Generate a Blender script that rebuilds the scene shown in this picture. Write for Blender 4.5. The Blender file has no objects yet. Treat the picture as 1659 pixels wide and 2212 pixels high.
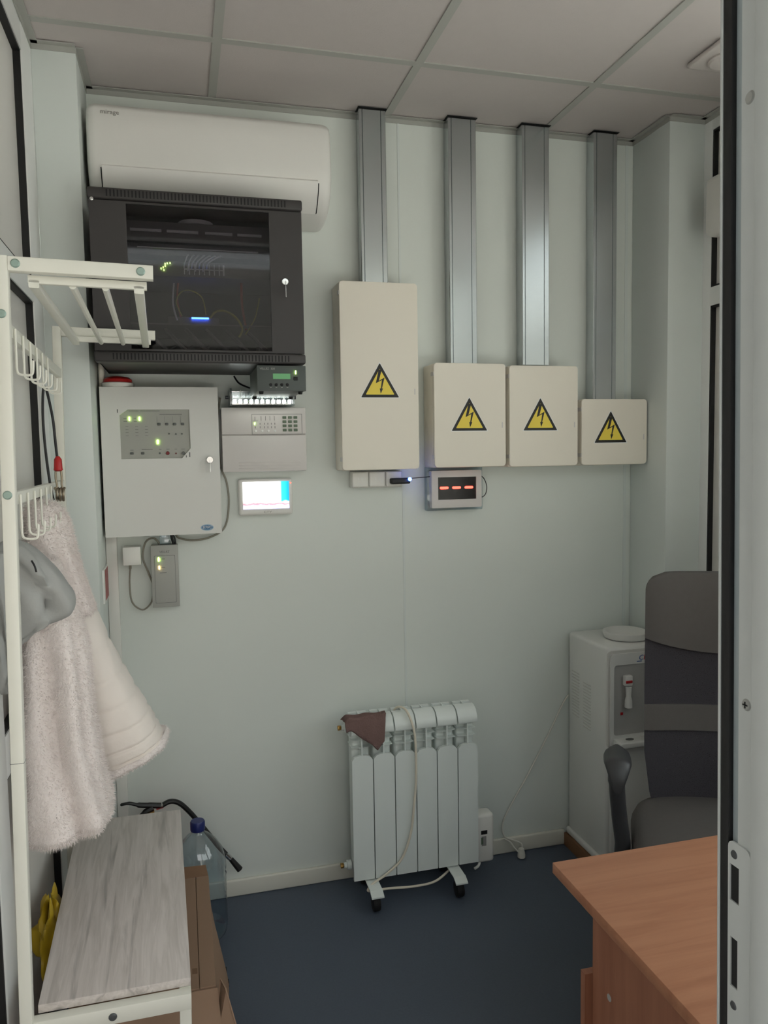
import bpy, bmesh, math, random
from mathutils import Vector, Matrix
random.seed(7)
PI = math.pi
S = bpy.context.scene
COL = S.collection

# ------------------------------------------------------------------ camera
cam_d = bpy.data.cameras.new('camera')
cam = bpy.data.objects.new('camera', cam_d)
COL.objects.link(cam)
S.camera = cam
cam_d.sensor_fit = 'VERTICAL'
cam_d.sensor_height = 24.0
cam_d.lens = 24.0 * 1659.7 / 2212.0
cam_d.clip_start = 0.02
yaw, pitch, roll = math.radians(14.745), math.radians(4.372), math.radians(-0.95)
fwd0 = Vector((math.sin(yaw), math.cos(yaw), 0))
rt0 = Vector((math.cos(yaw), -math.sin(yaw), 0))
up0 = Vector((0, 0, 1))
fwd = fwd0 * math.cos(pitch) - up0 * math.sin(pitch)
up1 = up0 * math.cos(pitch) + fwd0 * math.sin(pitch)
rt = rt0 * math.cos(roll) + up1 * math.sin(roll)
up = up1 * math.cos(roll) - rt0 * math.sin(roll)
m = Matrix((rt, up, -fwd)).transposed().to_4x4()
m.translation = Vector((0, 0, 1.573))
cam.matrix_world = m

# ------------------------------------------------------------------ world, exposure
W = bpy.data.worlds.new('overcast')
S.world = W
W.use_nodes = True
bg = W.node_tree.nodes['Background']
bg.inputs[0].default_value = (0.96, 0.98, 0.99, 1)
bg.inputs[1].default_value = 1.1
S.view_settings.view_transform = 'Standard'
S.view_settings.look = 'None'
S.view_settings.gamma = 1.0
S.view_settings.use_curve_mapping = False
S.view_settings.exposure = 1.18
S.cycles.max_bounces = 6
S.cycles.diffuse_bounces = 4
S.cycles.glossy_bounces = 3
S.cycles.transparent_max_bounces = 8
S.cycles.caustics_reflective = False
S.cycles.caustics_refractive = False
S.cycles.adaptive_threshold = 0.09

sun_d = bpy.data.lights.new('sun', 'SUN')
sun_d.energy = 5.5
sun_d.color = (1.0, 0.975, 0.95)
sun_d.angle = math.radians(0.6)
sun = bpy.data.objects.new('sun', sun_d)
sun.rotation_euler = Vector((0.04, -0.12, -0.99)).to_track_quat('-Z', 'Y').to_euler()
sun.location = (0, 0, 8)
COL.objects.link(sun)

def portal(name, loc, rot, sx, sy):
    d = bpy.data.lights.new(name, 'AREA')
    d.shape = 'RECTANGLE'
    d.size, d.size_y = sx, sy
    d.cycles.is_portal = True
    o = bpy.data.objects.new(name, d)
    o.location = loc
    o.rotation_euler = rot
    COL.objects.link(o)
portal('daylight_portal_door', (0.065, 0.52, 1.02), (PI/2, 0, 0), 0.87, 2.06)
portal('daylight_portal_front', (1.22, 0.52, 1.5), (PI/2, 0, 0), 1.2, 1.2)
portal('daylight_portal_transom', (.71, .52, 2.4), (PI/2, 0, 0), 2.14, .54)
portal('daylight_portal_right', (1.97, 1.32, 1.5), (PI/2, 0, PI/2), 1.14, 1.2)

# ------------------------------------------------------------------ helpers
def lin(c):
    c = c / 255.0
    return c / 12.92 if c <= 0.04045 else ((c + 0.055) / 1.055) ** 2.4
def rgb(r, g, b):
    return (lin(r), lin(g), lin(b), 1.0)

M = {}
def mat(name, col, rough=0.5, metal=0.0, spec=0.5, var=0.0, vscale=8.0, bump=0.0, bscale=60.0, emit=None, estr=0.0, trans=0.0, alpha=1.0):
    m = bpy.data.materials.new(name)
    m.use_nodes = True
    nt = m.node_tree
    b = nt.nodes['Principled BSDF']
    c = rgb(*col)
    b.inputs['Base Color'].default_value = c
    b.inputs['Roughness'].default_value = rough
    b.inputs['Metallic'].default_value = metal
    b.inputs['Specular IOR Level'].default_value = spec
    b.inputs['Transmission Weight'].default_value = trans
    b.inputs['Alpha'].default_value = alpha
    if emit:
        b.inputs['Emission Color'].default_value = rgb(*emit)
        b.inputs['Emission Strength'].default_value = estr
    if var > 0 or bump > 0:
        tc = nt.nodes.new('ShaderNodeTexCoord')
    if var > 0:
        n = nt.nodes.new('ShaderNodeTexNoise')
        n.inputs['Scale'].default_value = vscale
        n.inputs['Detail'].default_value = 5
        nt.links.new(tc.outputs['Object'], n.inputs['Vector'])
        r = nt.nodes.new('ShaderNodeMapRange')
        r.inputs['To Min'].default_value = 1 - var
        r.inputs['To Max'].default_value = 1 + var
        nt.links.new(n.outputs['Fac'], r.inputs['Value'])
        mx = nt.nodes.new('ShaderNodeVectorMath')
        mx.operation = 'SCALE'
        mx.inputs[0].default_value = c[:3]
        nt.links.new(r.outputs['Result'], mx.inputs['Scale'])
        nt.links.new(mx.outputs['Vector'], b.inputs['Base Color'])
    if bump > 0:
        n2 = nt.nodes.new('ShaderNodeTexNoise')
        n2.inputs['Scale'].default_value = bscale
        n2.inputs['Detail'].default_value = 4
        nt.links.new(tc.outputs['Object'], n2.inputs['Vector'])
        bp = nt.nodes.new('ShaderNodeBump')
        bp.inputs['Strength'].default_value = bump
        bp.inputs['Distance'].default_value = 0.01
        nt.links.new(n2.outputs['Fac'], bp.inputs['Height'])
        nt.links.new(bp.outputs['Normal'], b.inputs['Normal'])
    M[name] = m
    return m

def grain_mat(name, base, dark, scale, rough, knots=False, axis=1):
    m = bpy.data.materials.new(name)
    m.use_nodes = True
    nt = m.node_tree
    b = nt.nodes['Principled BSDF']
    b.inputs['Roughness'].default_value = rough
    tc = nt.nodes.new('ShaderNodeTexCoord')
    mp = nt.nodes.new('ShaderNodeMapping')
    sc = [scale, scale, scale]
    sc[axis] = scale * 0.07
    mp.inputs['Scale'].default_value = sc
    nt.links.new(tc.outputs['Object'], mp.inputs['Vector'])
    n = nt.nodes.new('ShaderNodeTexNoise')
    n.inputs['Scale'].default_value = 1.0
    n.inputs['Detail'].default_value = 6
    n.inputs['Roughness'].default_value = 0.62
    n.inputs['Distortion'].default_value = 0.8
    nt.links.new(mp.outputs['Vector'], n.inputs['Vector'])
    cr = nt.nodes.new('ShaderNodeValToRGB')
    e = cr.color_ramp.elements
    e[0].position, e[0].color = 0.32, rgb(*dark)
    e[1].position, e[1].color = 0.62, rgb(*base)
    nt.links.new(n.outputs['Fac'], cr.inputs['Fac'])
    out = cr.outputs['Color']
    if knots:
        mp2 = nt.nodes.new('ShaderNodeMapping')
        sc2 = [26.0, 26.0, 26.0]
        sc2[axis] = 1.6
        mp2.inputs['Scale'].default_value = sc2
        nt.links.new(tc.outputs['Object'], mp2.inputs['Vector'])
        n2 = nt.nodes.new('ShaderNodeTexNoise')
        n2.inputs['Scale'].default_value = 1.0
        n2.inputs['Detail'].default_value = 3
        n2.inputs['Distortion'].default_value = 1.6
        nt.links.new(mp2.outputs['Vector'], n2.inputs['Vector'])
        cr2 = nt.nodes.new('ShaderNodeValToRGB')
        f = cr2.color_ramp.elements
        f[0].position, f[0].color = 0.28, (0.62, 0.62, 0.62, 1)
        f[1].position, f[1].color = 0.42, (1, 1, 1, 1)
        nt.links.new(n2.outputs['Fac'], cr2.inputs['Fac'])
        mx = nt.nodes.new('ShaderNodeMixRGB')
        mx.blend_type = 'MULTIPLY'
        mx.inputs['Fac'].default_value = 1
        nt.links.new(out, mx.inputs[1])
        nt.links.new(cr2.outputs['Color'], mx.inputs[2])
        out = mx.outputs['Color']
    nt.links.new(out, b.inputs['Base Color'])
    M[name] = m
    return m

def glass_mat(name, tint, gloss=0.08, rough=0.02):
    m = bpy.data.materials.new(name)
    m.use_nodes = True
    nt = m.node_tree
    nt.nodes.remove(nt.nodes['Principled BSDF'])
    t = nt.nodes.new('ShaderNodeBsdfTransparent')
    t.inputs[0].default_value = tint
    g = nt.nodes.new('ShaderNodeBsdfGlossy')
    g.inputs['Roughness'].default_value = rough
    lw = nt.nodes.new('ShaderNodeLayerWeight')
    lw.inputs['Blend'].default_value = 0.5
    f = nt.nodes.new('ShaderNodeMath')
    f.operation = 'POWER'
    f.inputs[1].default_value = 4.0
    nt.links.new(lw.outputs['Facing'], f.inputs[0])
    mx = nt.nodes.new('ShaderNodeMixShader')
    ad = nt.nodes.new('ShaderNodeMath')
    ad.operation = 'MULTIPLY_ADD'
    ad.inputs[1].default_value = 0.8
    ad.inputs[2].default_value = gloss * 0.35
    nt.links.new(f.outputs[0], ad.inputs[0])
    nt.links.new(ad.outputs[0], mx.inputs[0])
    nt.links.new(t.outputs[0], mx.inputs[1])
    nt.links.new(g.outputs[0], mx.inputs[2])
    nt.links.new(mx.outputs[0], nt.nodes['Material Output'].inputs[0])
    M[name] = m
    return m

ORG = {}
class G:
    """collects shapes into one bmesh"""
    def __init__(s):
        s.bm = bmesh.new()
    def take(s, t):
        me = bpy.data.meshes.new('tmp')
        t.to_mesh(me)
        t.free()
        s.bm.from_mesh(me)
        bpy.data.meshes.remove(me)
        return s
    def box(s, x0, x1, y0, y1, z0, z1, bev=0.0, seg=2, axes='xyz'):
        t = bmesh.new()
        bmesh.ops.create_cube(t, size=1.0)
        for v in t.verts:
            v.co = Vector((x0 + (v.co.x + .5) * (x1 - x0), y0 + (v.co.y + .5) * (y1 - y0), z0 + (v.co.z + .5) * (z1 - z0)))
        if bev > 0:
            ed = []
            for e in t.edges:
                d = e.verts[0].co - e.verts[1].co
                ax = 'xyz'[max(range(3), key=lambda i: abs(d[i]))]
                if ax in axes:
                    ed.append(e)
            bmesh.ops.bevel(t, geom=ed, offset=bev, segments=seg, affect='EDGES', profile=0.5)
        return s.take(t)
    def tube(s, pts, r, n=8, cap=True, closed=False):
        P = [Vector(p) for p in pts]
        N = len(P)
        rs = r if isinstance(r, (list, tuple)) else [r] * N
        t = bmesh.new()
        rings = []
        prev = None
        for i in range(N):
            if closed:
                d = P[(i + 1) % N] - P[i - 1]
            else:
                d = P[min(i + 1, N - 1)] - P[max(i - 1, 0)]
            d.normalize()
            if prev is None:
                a = Vector((0, 0, 1)) if abs(d.z) < 0.9 else Vector((1, 0, 0))
                u = d.cross(a).normalized()
            else:
                u = (prev - d * prev.dot(d)).normalized()
            prev = u
            w = d.cross(u)
            rings.append([t.verts.new(P[i] + (u * math.cos(2*PI*k/n) + w * math.sin(2*PI*k/n)) * rs[i]) for k in range(n)])
        for i in range(N if closed else N - 1):
            A, B = rings[i], rings[(i + 1) % N]
            for k in range(n):
                t.faces.new((A[k], A[(k+1) % n], B[(k+1) % n], B[k]))
        if cap and not closed:
            t.faces.new(rings[0][::-1])
            t.faces.new(rings[-1])
        bmesh.ops.recalc_face_normals(t, faces=t.faces)
        return s.take(t)
    def lathe(s, prof, c, axis='z', n=24):
        t = bmesh.new()
        c = Vector(c)
        rings = []
        for r, h in prof:
            ring = []
            for k in range(n):
                a = 2 * PI * k / n
                if axis == 'z': p = Vector((r*math.cos(a), r*math.sin(a), h))
                elif axis == 'y': p = Vector((r*math.cos(a), h, r*math.sin(a)))
                else: p = Vector((h, r*math.cos(a), r*math.sin(a)))
                ring.append(t.verts.new(c + p))
            rings.append(ring)
        for A, B in zip(rings[:-1], rings[1:]):
            for k in range(n):
                t.faces.new((A[k], A[(k+1) % n], B[(k+1) % n], B[k]))
        if prof[0][0] > 1e-6: t.faces.new(rings[0][::-1])
        if prof[-1][0] > 1e-6: t.faces.new(rings[-1])
        bmesh.ops.remove_doubles(t, verts=t.verts, dist=1e-6)
        bmesh.ops.recalc_face_normals(t, faces=t.faces)
        return s.take(t)
    def plate(s, outer, holes, a, b, plane='xz'):
        """flat polygon with holes, thickness from a to b along the plane's normal axis"""
        t = bmesh.new()
        def P(u, v):
            return {'xz': Vector((u, a, v)), 'xy': Vector((u, v, a)), 'yz': Vector((a, u, v))}[plane]
        for lp in [outer] + list(holes):
            vs = [t.verts.new(P(*q)) for q in lp]
            for i in range(len(vs)):
                t.edges.new((vs[i], vs[(i+1) % len(vs)]))
        if holes:
            bmesh.ops.triangle_fill(t, edges=t.edges[:], use_beauty=True)
        else:
            t.faces.new(t.verts[:])
        r = bmesh.ops.extrude_face_region(t, geom=t.faces[:])
        off = {'xz': Vector((0, b - a, 0)), 'xy': Vector((0, 0, b - a)), 'yz': Vector((b - a, 0, 0))}[plane]
        bmesh.ops.translate(t, verts=[g for g in r['geom'] if isinstance(g, bmesh.types.BMVert)], vec=off)
        bmesh.ops.recalc_face_normals(t, faces=t.faces)
        return s.take(t)
    def grid(s, rows, closed_u=False, cap=False):
        t = bmesh.new()
        R = [[t.verts.new(Vector(p)) for p in row] for row in rows]
        n = len(R[0])
        for A, B in zip(R[:-1], R[1:]):
            for k in range(n if closed_u else n - 1):
                t.faces.new((A[k], A[(k+1) % n], B[(k+1) % n], B[k]))
        if cap:
            t.faces.new(R[0][::-1])
            t.faces.new(R[-1])
        bmesh.ops.recalc_face_normals(t, faces=t.faces)
        return s.take(t)
    def done(s, name, mt, parent=None, smooth=35, local=False, label=None, kind=None):
        bm = s.bm
        me = bpy.data.meshes.new(name)
        o = bpy.data.objects.new(name, me)
        COL.objects.link(o)
        if parent is not None:
            o.parent = parent
            org = ORG[parent]
        elif local:
            org = Vector((0, 0, 0))
        else:
            xs = [v.co for v in bm.verts]
            org = Vector(((min(v.x for v in xs) + max(v.x for v in xs)) / 2, (min(v.y for v in xs) + max(v.y for v in xs)) / 2, min(v.z for v in xs)))
            o.location = org
        ORG[o] = org
        bmesh.ops.translate(bm, verts=bm.verts, vec=-org)
        bm.to_mesh(me)
        bm.free()
        me.materials.append(M[mt])
        if smooth:
            for p in me.polygons: p.use_smooth = True
            me.set_sharp_from_angle(angle=math.radians(smooth))
        if label: o['label'] = label
        if kind: o['kind'] = kind
        return o

def thing(name, label, cat, loc, rz=0.0, local=False, group=None):
    o = bpy.data.objects.new(name, None)
    COL.objects.link(o)
    o.empty_display_size = 0.05
    o.location = loc
    o.rotation_euler = (0, 0, rz)
    o['label'] = label
    o['category'] = cat
    if group: o['group'] = group
    ORG[o] = Vector((0, 0, 0)) if local else Vector(loc)
    return o
def tag(o, label, cat, group=None):
    o['label'] = label
    o['category'] = cat
    if group: o['group'] = group
    return o
def struct(o):
    o['kind'] = 'structure'
    return o
def share(src, name, parent, off):
    """a copy of a part that shares its mesh, shifted by off"""
    c = src.copy()
    c.name = name
    c.parent = parent
    c.location = src.location + Vector(off)
    COL.objects.link(c)
    ORG[c] = ORG[src]
    return c
def text(name, body, size, loc, mt, parent, shear=0.0, sx=1.0, thick=0.0004):
    cu = bpy.data.curves.new('t', 'FONT')
    cu.body = body
    cu.size = size
    cu.shear = shear
    cu.extrude = thick
    cu.align_x = 'CENTER'
    cu.align_y = 'CENTER'
    cu.resolution_u = 3
    to = bpy.data.objects.new('t', cu)
    COL.objects.link(to)
    dg = bpy.context.evaluated_depsgraph_get()
    me = bpy.data.meshes.new_from_object(to.evaluated_get(dg))
    bpy.data.objects.remove(to)
    me.transform(Matrix.Translation(Vector(loc) - ORG[parent]) @ Matrix.Rotation(PI/2, 4, 'X') @ Matrix.Diagonal((sx, 1, 1, 1)))
    me.materials.clear()
    me.materials.append(M[mt])
    o = bpy.data.objects.new(name, me)
    o.parent = parent
    ORG[o] = ORG[parent]
    COL.objects.link(o)
    return o
def rrect(x0, x1, z0, z1, r, n=4):
    out = []
    for cx, cz, a0 in ((x1-r, z1-r, 0), (x0+r, z1-r, 90), (x0+r, z0+r, 180), (x1-r, z0+r, 270)):
        for k in range(n + 1):
            a = math.radians(a0 + 90.0 * k / n)
            out.append((cx + r*math.cos(a), cz + r*math.sin(a)))
    return out
def ellipse(cx, cz, rx, rz, n=24):
    return [(cx + rx*math.cos(2*PI*k/n), cz + rz*math.sin(2*PI*k/n)) for k in range(n)]
def spline(pts, n=8):
    P = [Vector(p) for p in pts]
    out = []
    for i in range(len(P) - 1):
        p0, p1, p2, p3 = P[max(i-1, 0)], P[i], P[i+1], P[min(i+2, len(P)-1)]
        for k in range(n):
            t = k / n
            out.append(0.5*((2*p1) + (p2-p0)*t + (2*p0-5*p1+4*p2-p3)*t*t + (3*p1-p0-3*p2+p3)*t*t*t))
    out.append(P[-1])
    return out

# ------------------------------------------------------------------ materials
mat('wall', (226, 231, 225), 0.45, var=0.012, vscale=3, bump=0.03, bscale=30)
mat('pvc', (232, 233, 230), 0.35)
mat('pvc_panel', (228, 225, 219), 0.4, var=0.01)
mat('pilaster', (222, 228, 224), 0.5)
mat('gasket', (14, 14, 15), 0.6)
mat('tile', (200, 192, 189), 0.9, var=0.02, vscale=40, bump=0.05, bscale=200)
mat('tbar', (176, 176, 170), 0.5)
mat('lino', (80, 89, 103), 0.55, var=0.14, vscale=180, bump=0.02)
mat('ground', (188, 186, 182), 0.9, var=0.08, vscale=2)
mat('sky_blocker', (168, 164, 156), 0.85, var=0.04, vscale=1.5)
mat('blocker_grey', (120, 122, 124), 0.7)
mat('base', (226, 224, 212), 0.45)
mat('white_plastic', (234, 232, 226), 0.35)
mat('ac_white', (233, 231, 226), 0.38)
mat('grey_print', (140, 135, 130), 0.6)
mat('dark', (16, 16, 17), 0.7)
mat('rack_black', (58, 55, 55), 0.5, bump=0.02, bscale=300)
mat('rack_inner', (96, 93, 93), 0.6)
mat('rack_light', (205, 205, 205), 0.5)
mat('cream', (240, 233, 219), 0.5, var=0.01, bump=0.02, bscale=250)
mat('steel', (196, 201, 203), 0.24, metal=0.92, var=0.05, vscale=4)
mat('steel_dark', (90, 92, 94), 0.45, metal=0.6)
mat('chrome', (230, 230, 230), 0.15, metal=1.0)
mat('yellow', (246, 220, 84), 0.5)
mat('black_print', (24, 20, 18), 0.5)
mat('white_print', (240, 240, 236), 0.5)
mat('panel_white', (226, 225, 220), 0.45)
mat('panel_window', (168, 168, 160), 0.4)
mat('button_grey', (98, 100, 98), 0.5)
mat('button_red', (120, 24, 28), 0.45)
mat('led_green', (150, 255, 90), 0.4, emit=(200, 255, 110), estr=9)
mat('led_amber', (255, 200, 90), 0.4, emit=(255, 214, 120), estr=8)
mat('led_blue', (60, 90, 255), 0.4, emit=(40, 90, 255), estr=22)
mat('led_blue_core', (200, 220, 255), 0.4, emit=(190, 225, 255), estr=14)
mat('led_red', (255, 40, 30), 0.4, emit=(255, 52, 40), estr=4.5)
mat('led_white', (255, 255, 255), 0.4, emit=(250, 255, 246), estr=8)
mat('blue_logo', (52, 108, 150), 0.35)
mat('blue_light', (150, 178, 200), 0.35)
mat('red_plastic', (176, 26, 26), 0.3)
mat('keypad_white', (214, 209, 205), 0.45)
mat('keypad_line', (150, 148, 146), 0.5)
mat('key_green', (96, 112, 92), 0.5)
mat('device_grey', (72, 78, 76), 0.5)
mat('lcd_green', (96, 150, 104), 0.25, emit=(90, 150, 100), estr=0.12)
mat('ups_grey', (172, 172, 166), 0.5)
mat('cable_grey', (140, 136, 124), 0.55)
mat('cable_black', (22, 22, 24), 0.5)
mat('cable_white', (222, 220, 210), 0.5)
mat('screen_black', (22, 16, 18), 0.12)
mat('rack_frame_white', (226, 225, 214), 0.4)
mat('bolt_green', (150, 170, 160), 0.4, metal=0.4)
mat('fur', (240, 231, 227), 0.9, spec=0.1, var=0.06, vscale=30, bump=0.5, bscale=140)
mat('quilt', (238, 229, 221), 0.5, spec=0.3, var=0.03, vscale=12, bump=0.15, bscale=45)
mat('grey_cloth', (166, 167, 164), 0.8, spec=0.15, var=0.04, vscale=10, bump=0.1, bscale=120)
mat('bag_yellow', (176, 148, 34), 0.45)
mat('cardboard', (150, 124, 104), 0.85, spec=0.1, var=0.04, vscale=9)
mat('cardboard_in', (126, 100, 80), 0.9, spec=0.1)
mat('ext_red', (176, 20, 20), 0.3)
mat('ext_black', (26, 26, 26), 0.4)
mat('brass', (190, 150, 84), 0.35, metal=0.9)
mat('cap_blue', (34, 44, 104), 0.4)
mat('radiator', (226, 232, 228), 0.35)
mat('rag', (122, 99, 95), 0.95, spec=0.05, var=0.1, vscale=30, bump=0.35, bscale=160)
mat('cord_cream', (226, 218, 200), 0.5)
mat('cooler', (226, 226, 222), 0.35)
mat('cooler_grey', (176, 175, 172), 0.4)
mat('cooler_edge', (208, 207, 202), 0.4)
mat('cooler_red', (190, 40, 44), 0.4)
mat('cooler_blue', (44, 84, 150), 0.4)
mat('chair_fabric', (96, 92, 90), 0.9, spec=0.1, var=0.05, vscale=60, bump=0.08, bscale=300)
mat('chair_plastic', (52, 52, 54), 0.45)
mat('heater_metal', (150, 138, 120), 0.35, metal=0.9)
mat('sign_red', (150, 30, 34), 0.4)
mat('wood_dark', (132, 96, 66), 0.6, var=0.06, vscale=20)
mat('jamb_white', (204, 207, 204), 0.3)
mat('jamb_grey', (176, 186, 188), 0.4)
mat('vent_white', (212, 204, 200), 0.5)
grain_mat('bench_wood', (210, 202, 197), (188, 180, 174), 70, 0.55, knots=True, axis=1)
grain_mat('desk_wood', (184, 129, 98), (168, 113, 84), 30, 0.45, axis=0)
grain_mat('desk_side', (172, 118, 92), (158, 104, 79), 30, 0.5, axis=2)
glass_mat('rack_glass', (0.62, 0.6, 0.62, 1), 0.1, 0.03)
glass_mat('window_glass', (0.93, 0.96, 0.95, 1), 0.1, 0.0)
glass_mat('clear_plastic', (0.86, 0.92, 0.95, 1), 0.35, 0.08)

def mesh_fabric(name):
    m = bpy.data.materials.new(name)
    m.use_nodes = True
    nt = m.node_tree
    b = nt.nodes['Principled BSDF']
    b.inputs['Base Color'].default_value = rgb(58, 55, 60)
    b.inputs['Roughness'].default_value = 0.9
    tc = nt.nodes.new('ShaderNodeTexCoord')
    v = nt.nodes.new('ShaderNodeTexVoronoi')
    v.inputs['Scale'].default_value = 330
    nt.links.new(tc.outputs['Object'], v.inputs['Vector'])
    r = nt.nodes.new('ShaderNodeMapRange')
    r.inputs['From Min'].default_value = 0.15
    r.inputs['From Max'].default_value = 0.3
    r.inputs['To Min'].default_value = 0.45
    r.inputs['To Max'].default_value = 1.0
    nt.links.new(v.outputs['Distance'], r.inputs['Value'])
    nt.links.new(r.outputs['Result'], b.inputs['Alpha'])
    M[name] = m
mesh_fabric('chair_mesh')

def screen_mat(name):
    m = bpy.data.materials.new(name)
    m.use_nodes = True
    nt = m.node_tree
    nt.nodes.remove(nt.nodes['Principled BSDF'])
    tc = nt.nodes.new('ShaderNodeTexCoord')
    sp = nt.nodes.new('ShaderNodeSeparateXYZ')
    nt.links.new(tc.outputs['Generated'], sp.inputs[0])
    def ramp(src, els):
        cr = nt.nodes.new('ShaderNodeValToRGB')
        while len(cr.color_ramp.elements) < len(els): cr.color_ramp.elements.new(0.5)
        for e, (p, c) in zip(cr.color_ramp.elements, els):
            e.position, e.color = p, c
        nt.links.new(src, cr.inputs['Fac'])
        return cr.outputs['Color']
    glare_and_sky = ramp(sp.outputs['X'], [(0.0, (1, 1, 1, 1)), (0.78, (1, 1, 1, 1)), (0.84, rgb(60, 200, 250)), (1, rgb(20, 150, 235))])  # white part is reflected glare painted into the picture, blue is sky
    n = nt.nodes.new('ShaderNodeTexNoise')
    n.inputs['Scale'].default_value = 7
    nt.links.new(tc.outputs['Generated'], n.inputs['Vector'])
    ad = nt.nodes.new('ShaderNodeMath')
    ad.operation = 'MULTIPLY_ADD'
    ad.inputs[1].default_value = 0.16
    nt.links.new(n.outputs['Fac'], ad.inputs[0])
    nt.links.new(sp.outputs['Z'], ad.inputs[2])
    land = ramp(ad.outputs[0], [(0.06, rgb(190, 190, 250)), (0.18, rgb(222, 220, 252)), (0.25, rgb(170, 130, 140)), (0.31, rgb(226, 205, 206))])
    sel = ramp(ad.outputs[0], [(0.31, (0, 0, 0, 1)), (0.37, (1, 1, 1, 1))])
    mx = nt.nodes.new('ShaderNodeMixRGB')
    nt.links.new(sel, mx.inputs[0])
    nt.links.new(land, mx.inputs[1])
    nt.links.new(glare_and_sky, mx.inputs[2])
    em = nt.nodes.new('ShaderNodeEmission')
    em.inputs['Strength'].default_value = 1.0
    nt.links.new(mx.outputs[0], em.inputs[0])
    nt.links.new(em.outputs[0], nt.nodes['Material Output'].inputs[0])
    M[name] = m
screen_mat('screen_image_glare')

# ------------------------------------------------------------------ the room
XL, XR, YB, ZC = -0.37, 1.87, 2.703, 2.752
struct(G().box(XL - .08, XR + .08, .5, YB + .1, -.06, 0).done('floor', 'lino', smooth=0))
struct(G().box(-12, 14, -12, 14, -.2, -.07).done('ground', 'ground', smooth=0))
struct(G().box(-12, 14, -7, -6.5, -.07, 4.2).done('sky_blocker_far', 'sky_blocker', smooth=0))  # added unseen block that shuts off the low sky facing the doorway
struct(G().box(-.75, -.5, -3.2, .5, -.07, 2.9).done('light_blocker_left', 'blocker_grey', smooth=0))  # added unseen slab, keeps outside light off the jamb face
struct(G().box(-.75, 2.4, -.75, .55, 2.95, 3.05).done('sky_blocker_top', 'blocker_grey', smooth=0))  # added unseen slab overhead, cuts the steep sky on the jamb
wb = struct(G().box(XL - .08, XR + .08, YB + .006, YB + .09, 0, 2.86).done('wall_back', 'wall', smooth=0))
for a, b in ((XL, .7815), (.7895, 1.694), (1.706, XR)):
    G().box(a, b, YB, YB + .006, 0, ZC + .01).done('wall_panel', 'wall', wb, smooth=0)
G().box(.7815, .7895, YB - .0015, YB + .006, 0, ZC + .01).done('joint_strip', 'pilaster', wb, smooth=0)
G().box(1.694, 1.706, YB - .0015, YB + .006, 0, ZC + .01).done('joint_strip', 'pilaster', wb, smooth=0)
struct(G().box(XL, -.25, 2.45, YB - .001, 0, ZC + .01, .002).done('wall_pilaster_left', 'pilaster'))
struct(G().box(1.725, XR, 2.47, YB - .001, 0, ZC + .01, .002).done('wall_pilaster_right', 'pilaster'))

def partition(name, x_in, sgn, ybays, tiers, glass=(), y0=.55, y1=2.79, top=ZC + .01):
    """PVC frame wall in the YZ plane; sgn = +1 when the room lies on its +X side"""
    xo = x_in - sgn * .07
    a, b = min(x_in, xo), max(x_in, xo)
    g = G()
    ys = sorted(ybays)
    edge = y0
    for (p, q) in ys:
        g.box(a, b, edge, p, 0, top, .004, axes='z')
        edge = q
    g.box(a, b, edge, y1, 0, top, .004, axes='z')
    for bi, (p, q) in enumerate(ys):
        zz = 0.0
        for (u, v) in tiers[bi]:
            g.box(a + .001, b - .001, p - .01, q + .01, zz, u)
            zz = v
        g.box(a + .001, b - .001, p - .01, q + .01, zz, top)
    root = struct(g.done(name, 'pvc'))
    for bi, (p, q) in enumerate(ys):
        for (u, v) in tiers[bi]:
            xp = x_in - sgn * .022
            is_glass = (bi, u) in glass
            G().box(min(xp, xp - sgn*.012), max(xp, xp - sgn*.012), p - .004, q + .004, u - .004, v + .004).done('window_pane' if is_glass else 'infill_panel', 'window_glass' if is_glass else 'pvc_panel', root, smooth=0)
            xa, xb = sorted((x_in - sgn * .004, x_in - sgn * .024))
            gk = G()
            gk.box(xa, xb, p, p + .007, u, v).box(xa, xb, q - .007, q, u, v)
            gk.box(xa, xb, p, q, u, u + .007).box(xa, xb, p, q, v - .007, v)
            gk.done('gasket', 'gasket', root, smooth=0)
    return root
T3 = [(.1, .91), (1.0, 2.0), (2.063, 2.66)]
partition('wall_left', XL, 1, [(.66, 1.60), (1.70, 2.305)], [T3, T3])
TR = [(.1, .85), (.92, 2.085), (2.15, 2.70)]
partition('wall_right', XR, -1, [(.75, 1.86), (1.95, 2.43)], [TR, TR], glass={(0, .92), (0, 2.15)})

# front wall with the doorway the camera looks through
g = G()
JX = .5
g.box(JX + .012, JX + .08, .555, .62, 0, 2.12)
g.box(JX, XR + .07, .556, .619, 0, .84).box(JX, XR + .07, .556, .619, 2.06, 2.12)
g.box(1.78, XR + .07, .556, .619, 0, ZC).box(XL - .07, XR + .07, .556, .619, 2.66, 2.86)
g.box(XL - .07, XL + .01, .556, .619, 0, 2.7).box(XL - .07, XR + .07, .556, .619, 2.07, 2.13)
wf = struct(g.done('wall_front', 'pvc', smooth=0))
G().box(JX + .07, 1.79, .58, .592, .83, 2.07).done('window_pane', 'window_glass', wf, smooth=0)
G().box(XL, 1.79, .58, .592, 2.11, 2.67).done('window_pane', 'window_glass', wf, smooth=0)
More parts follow.
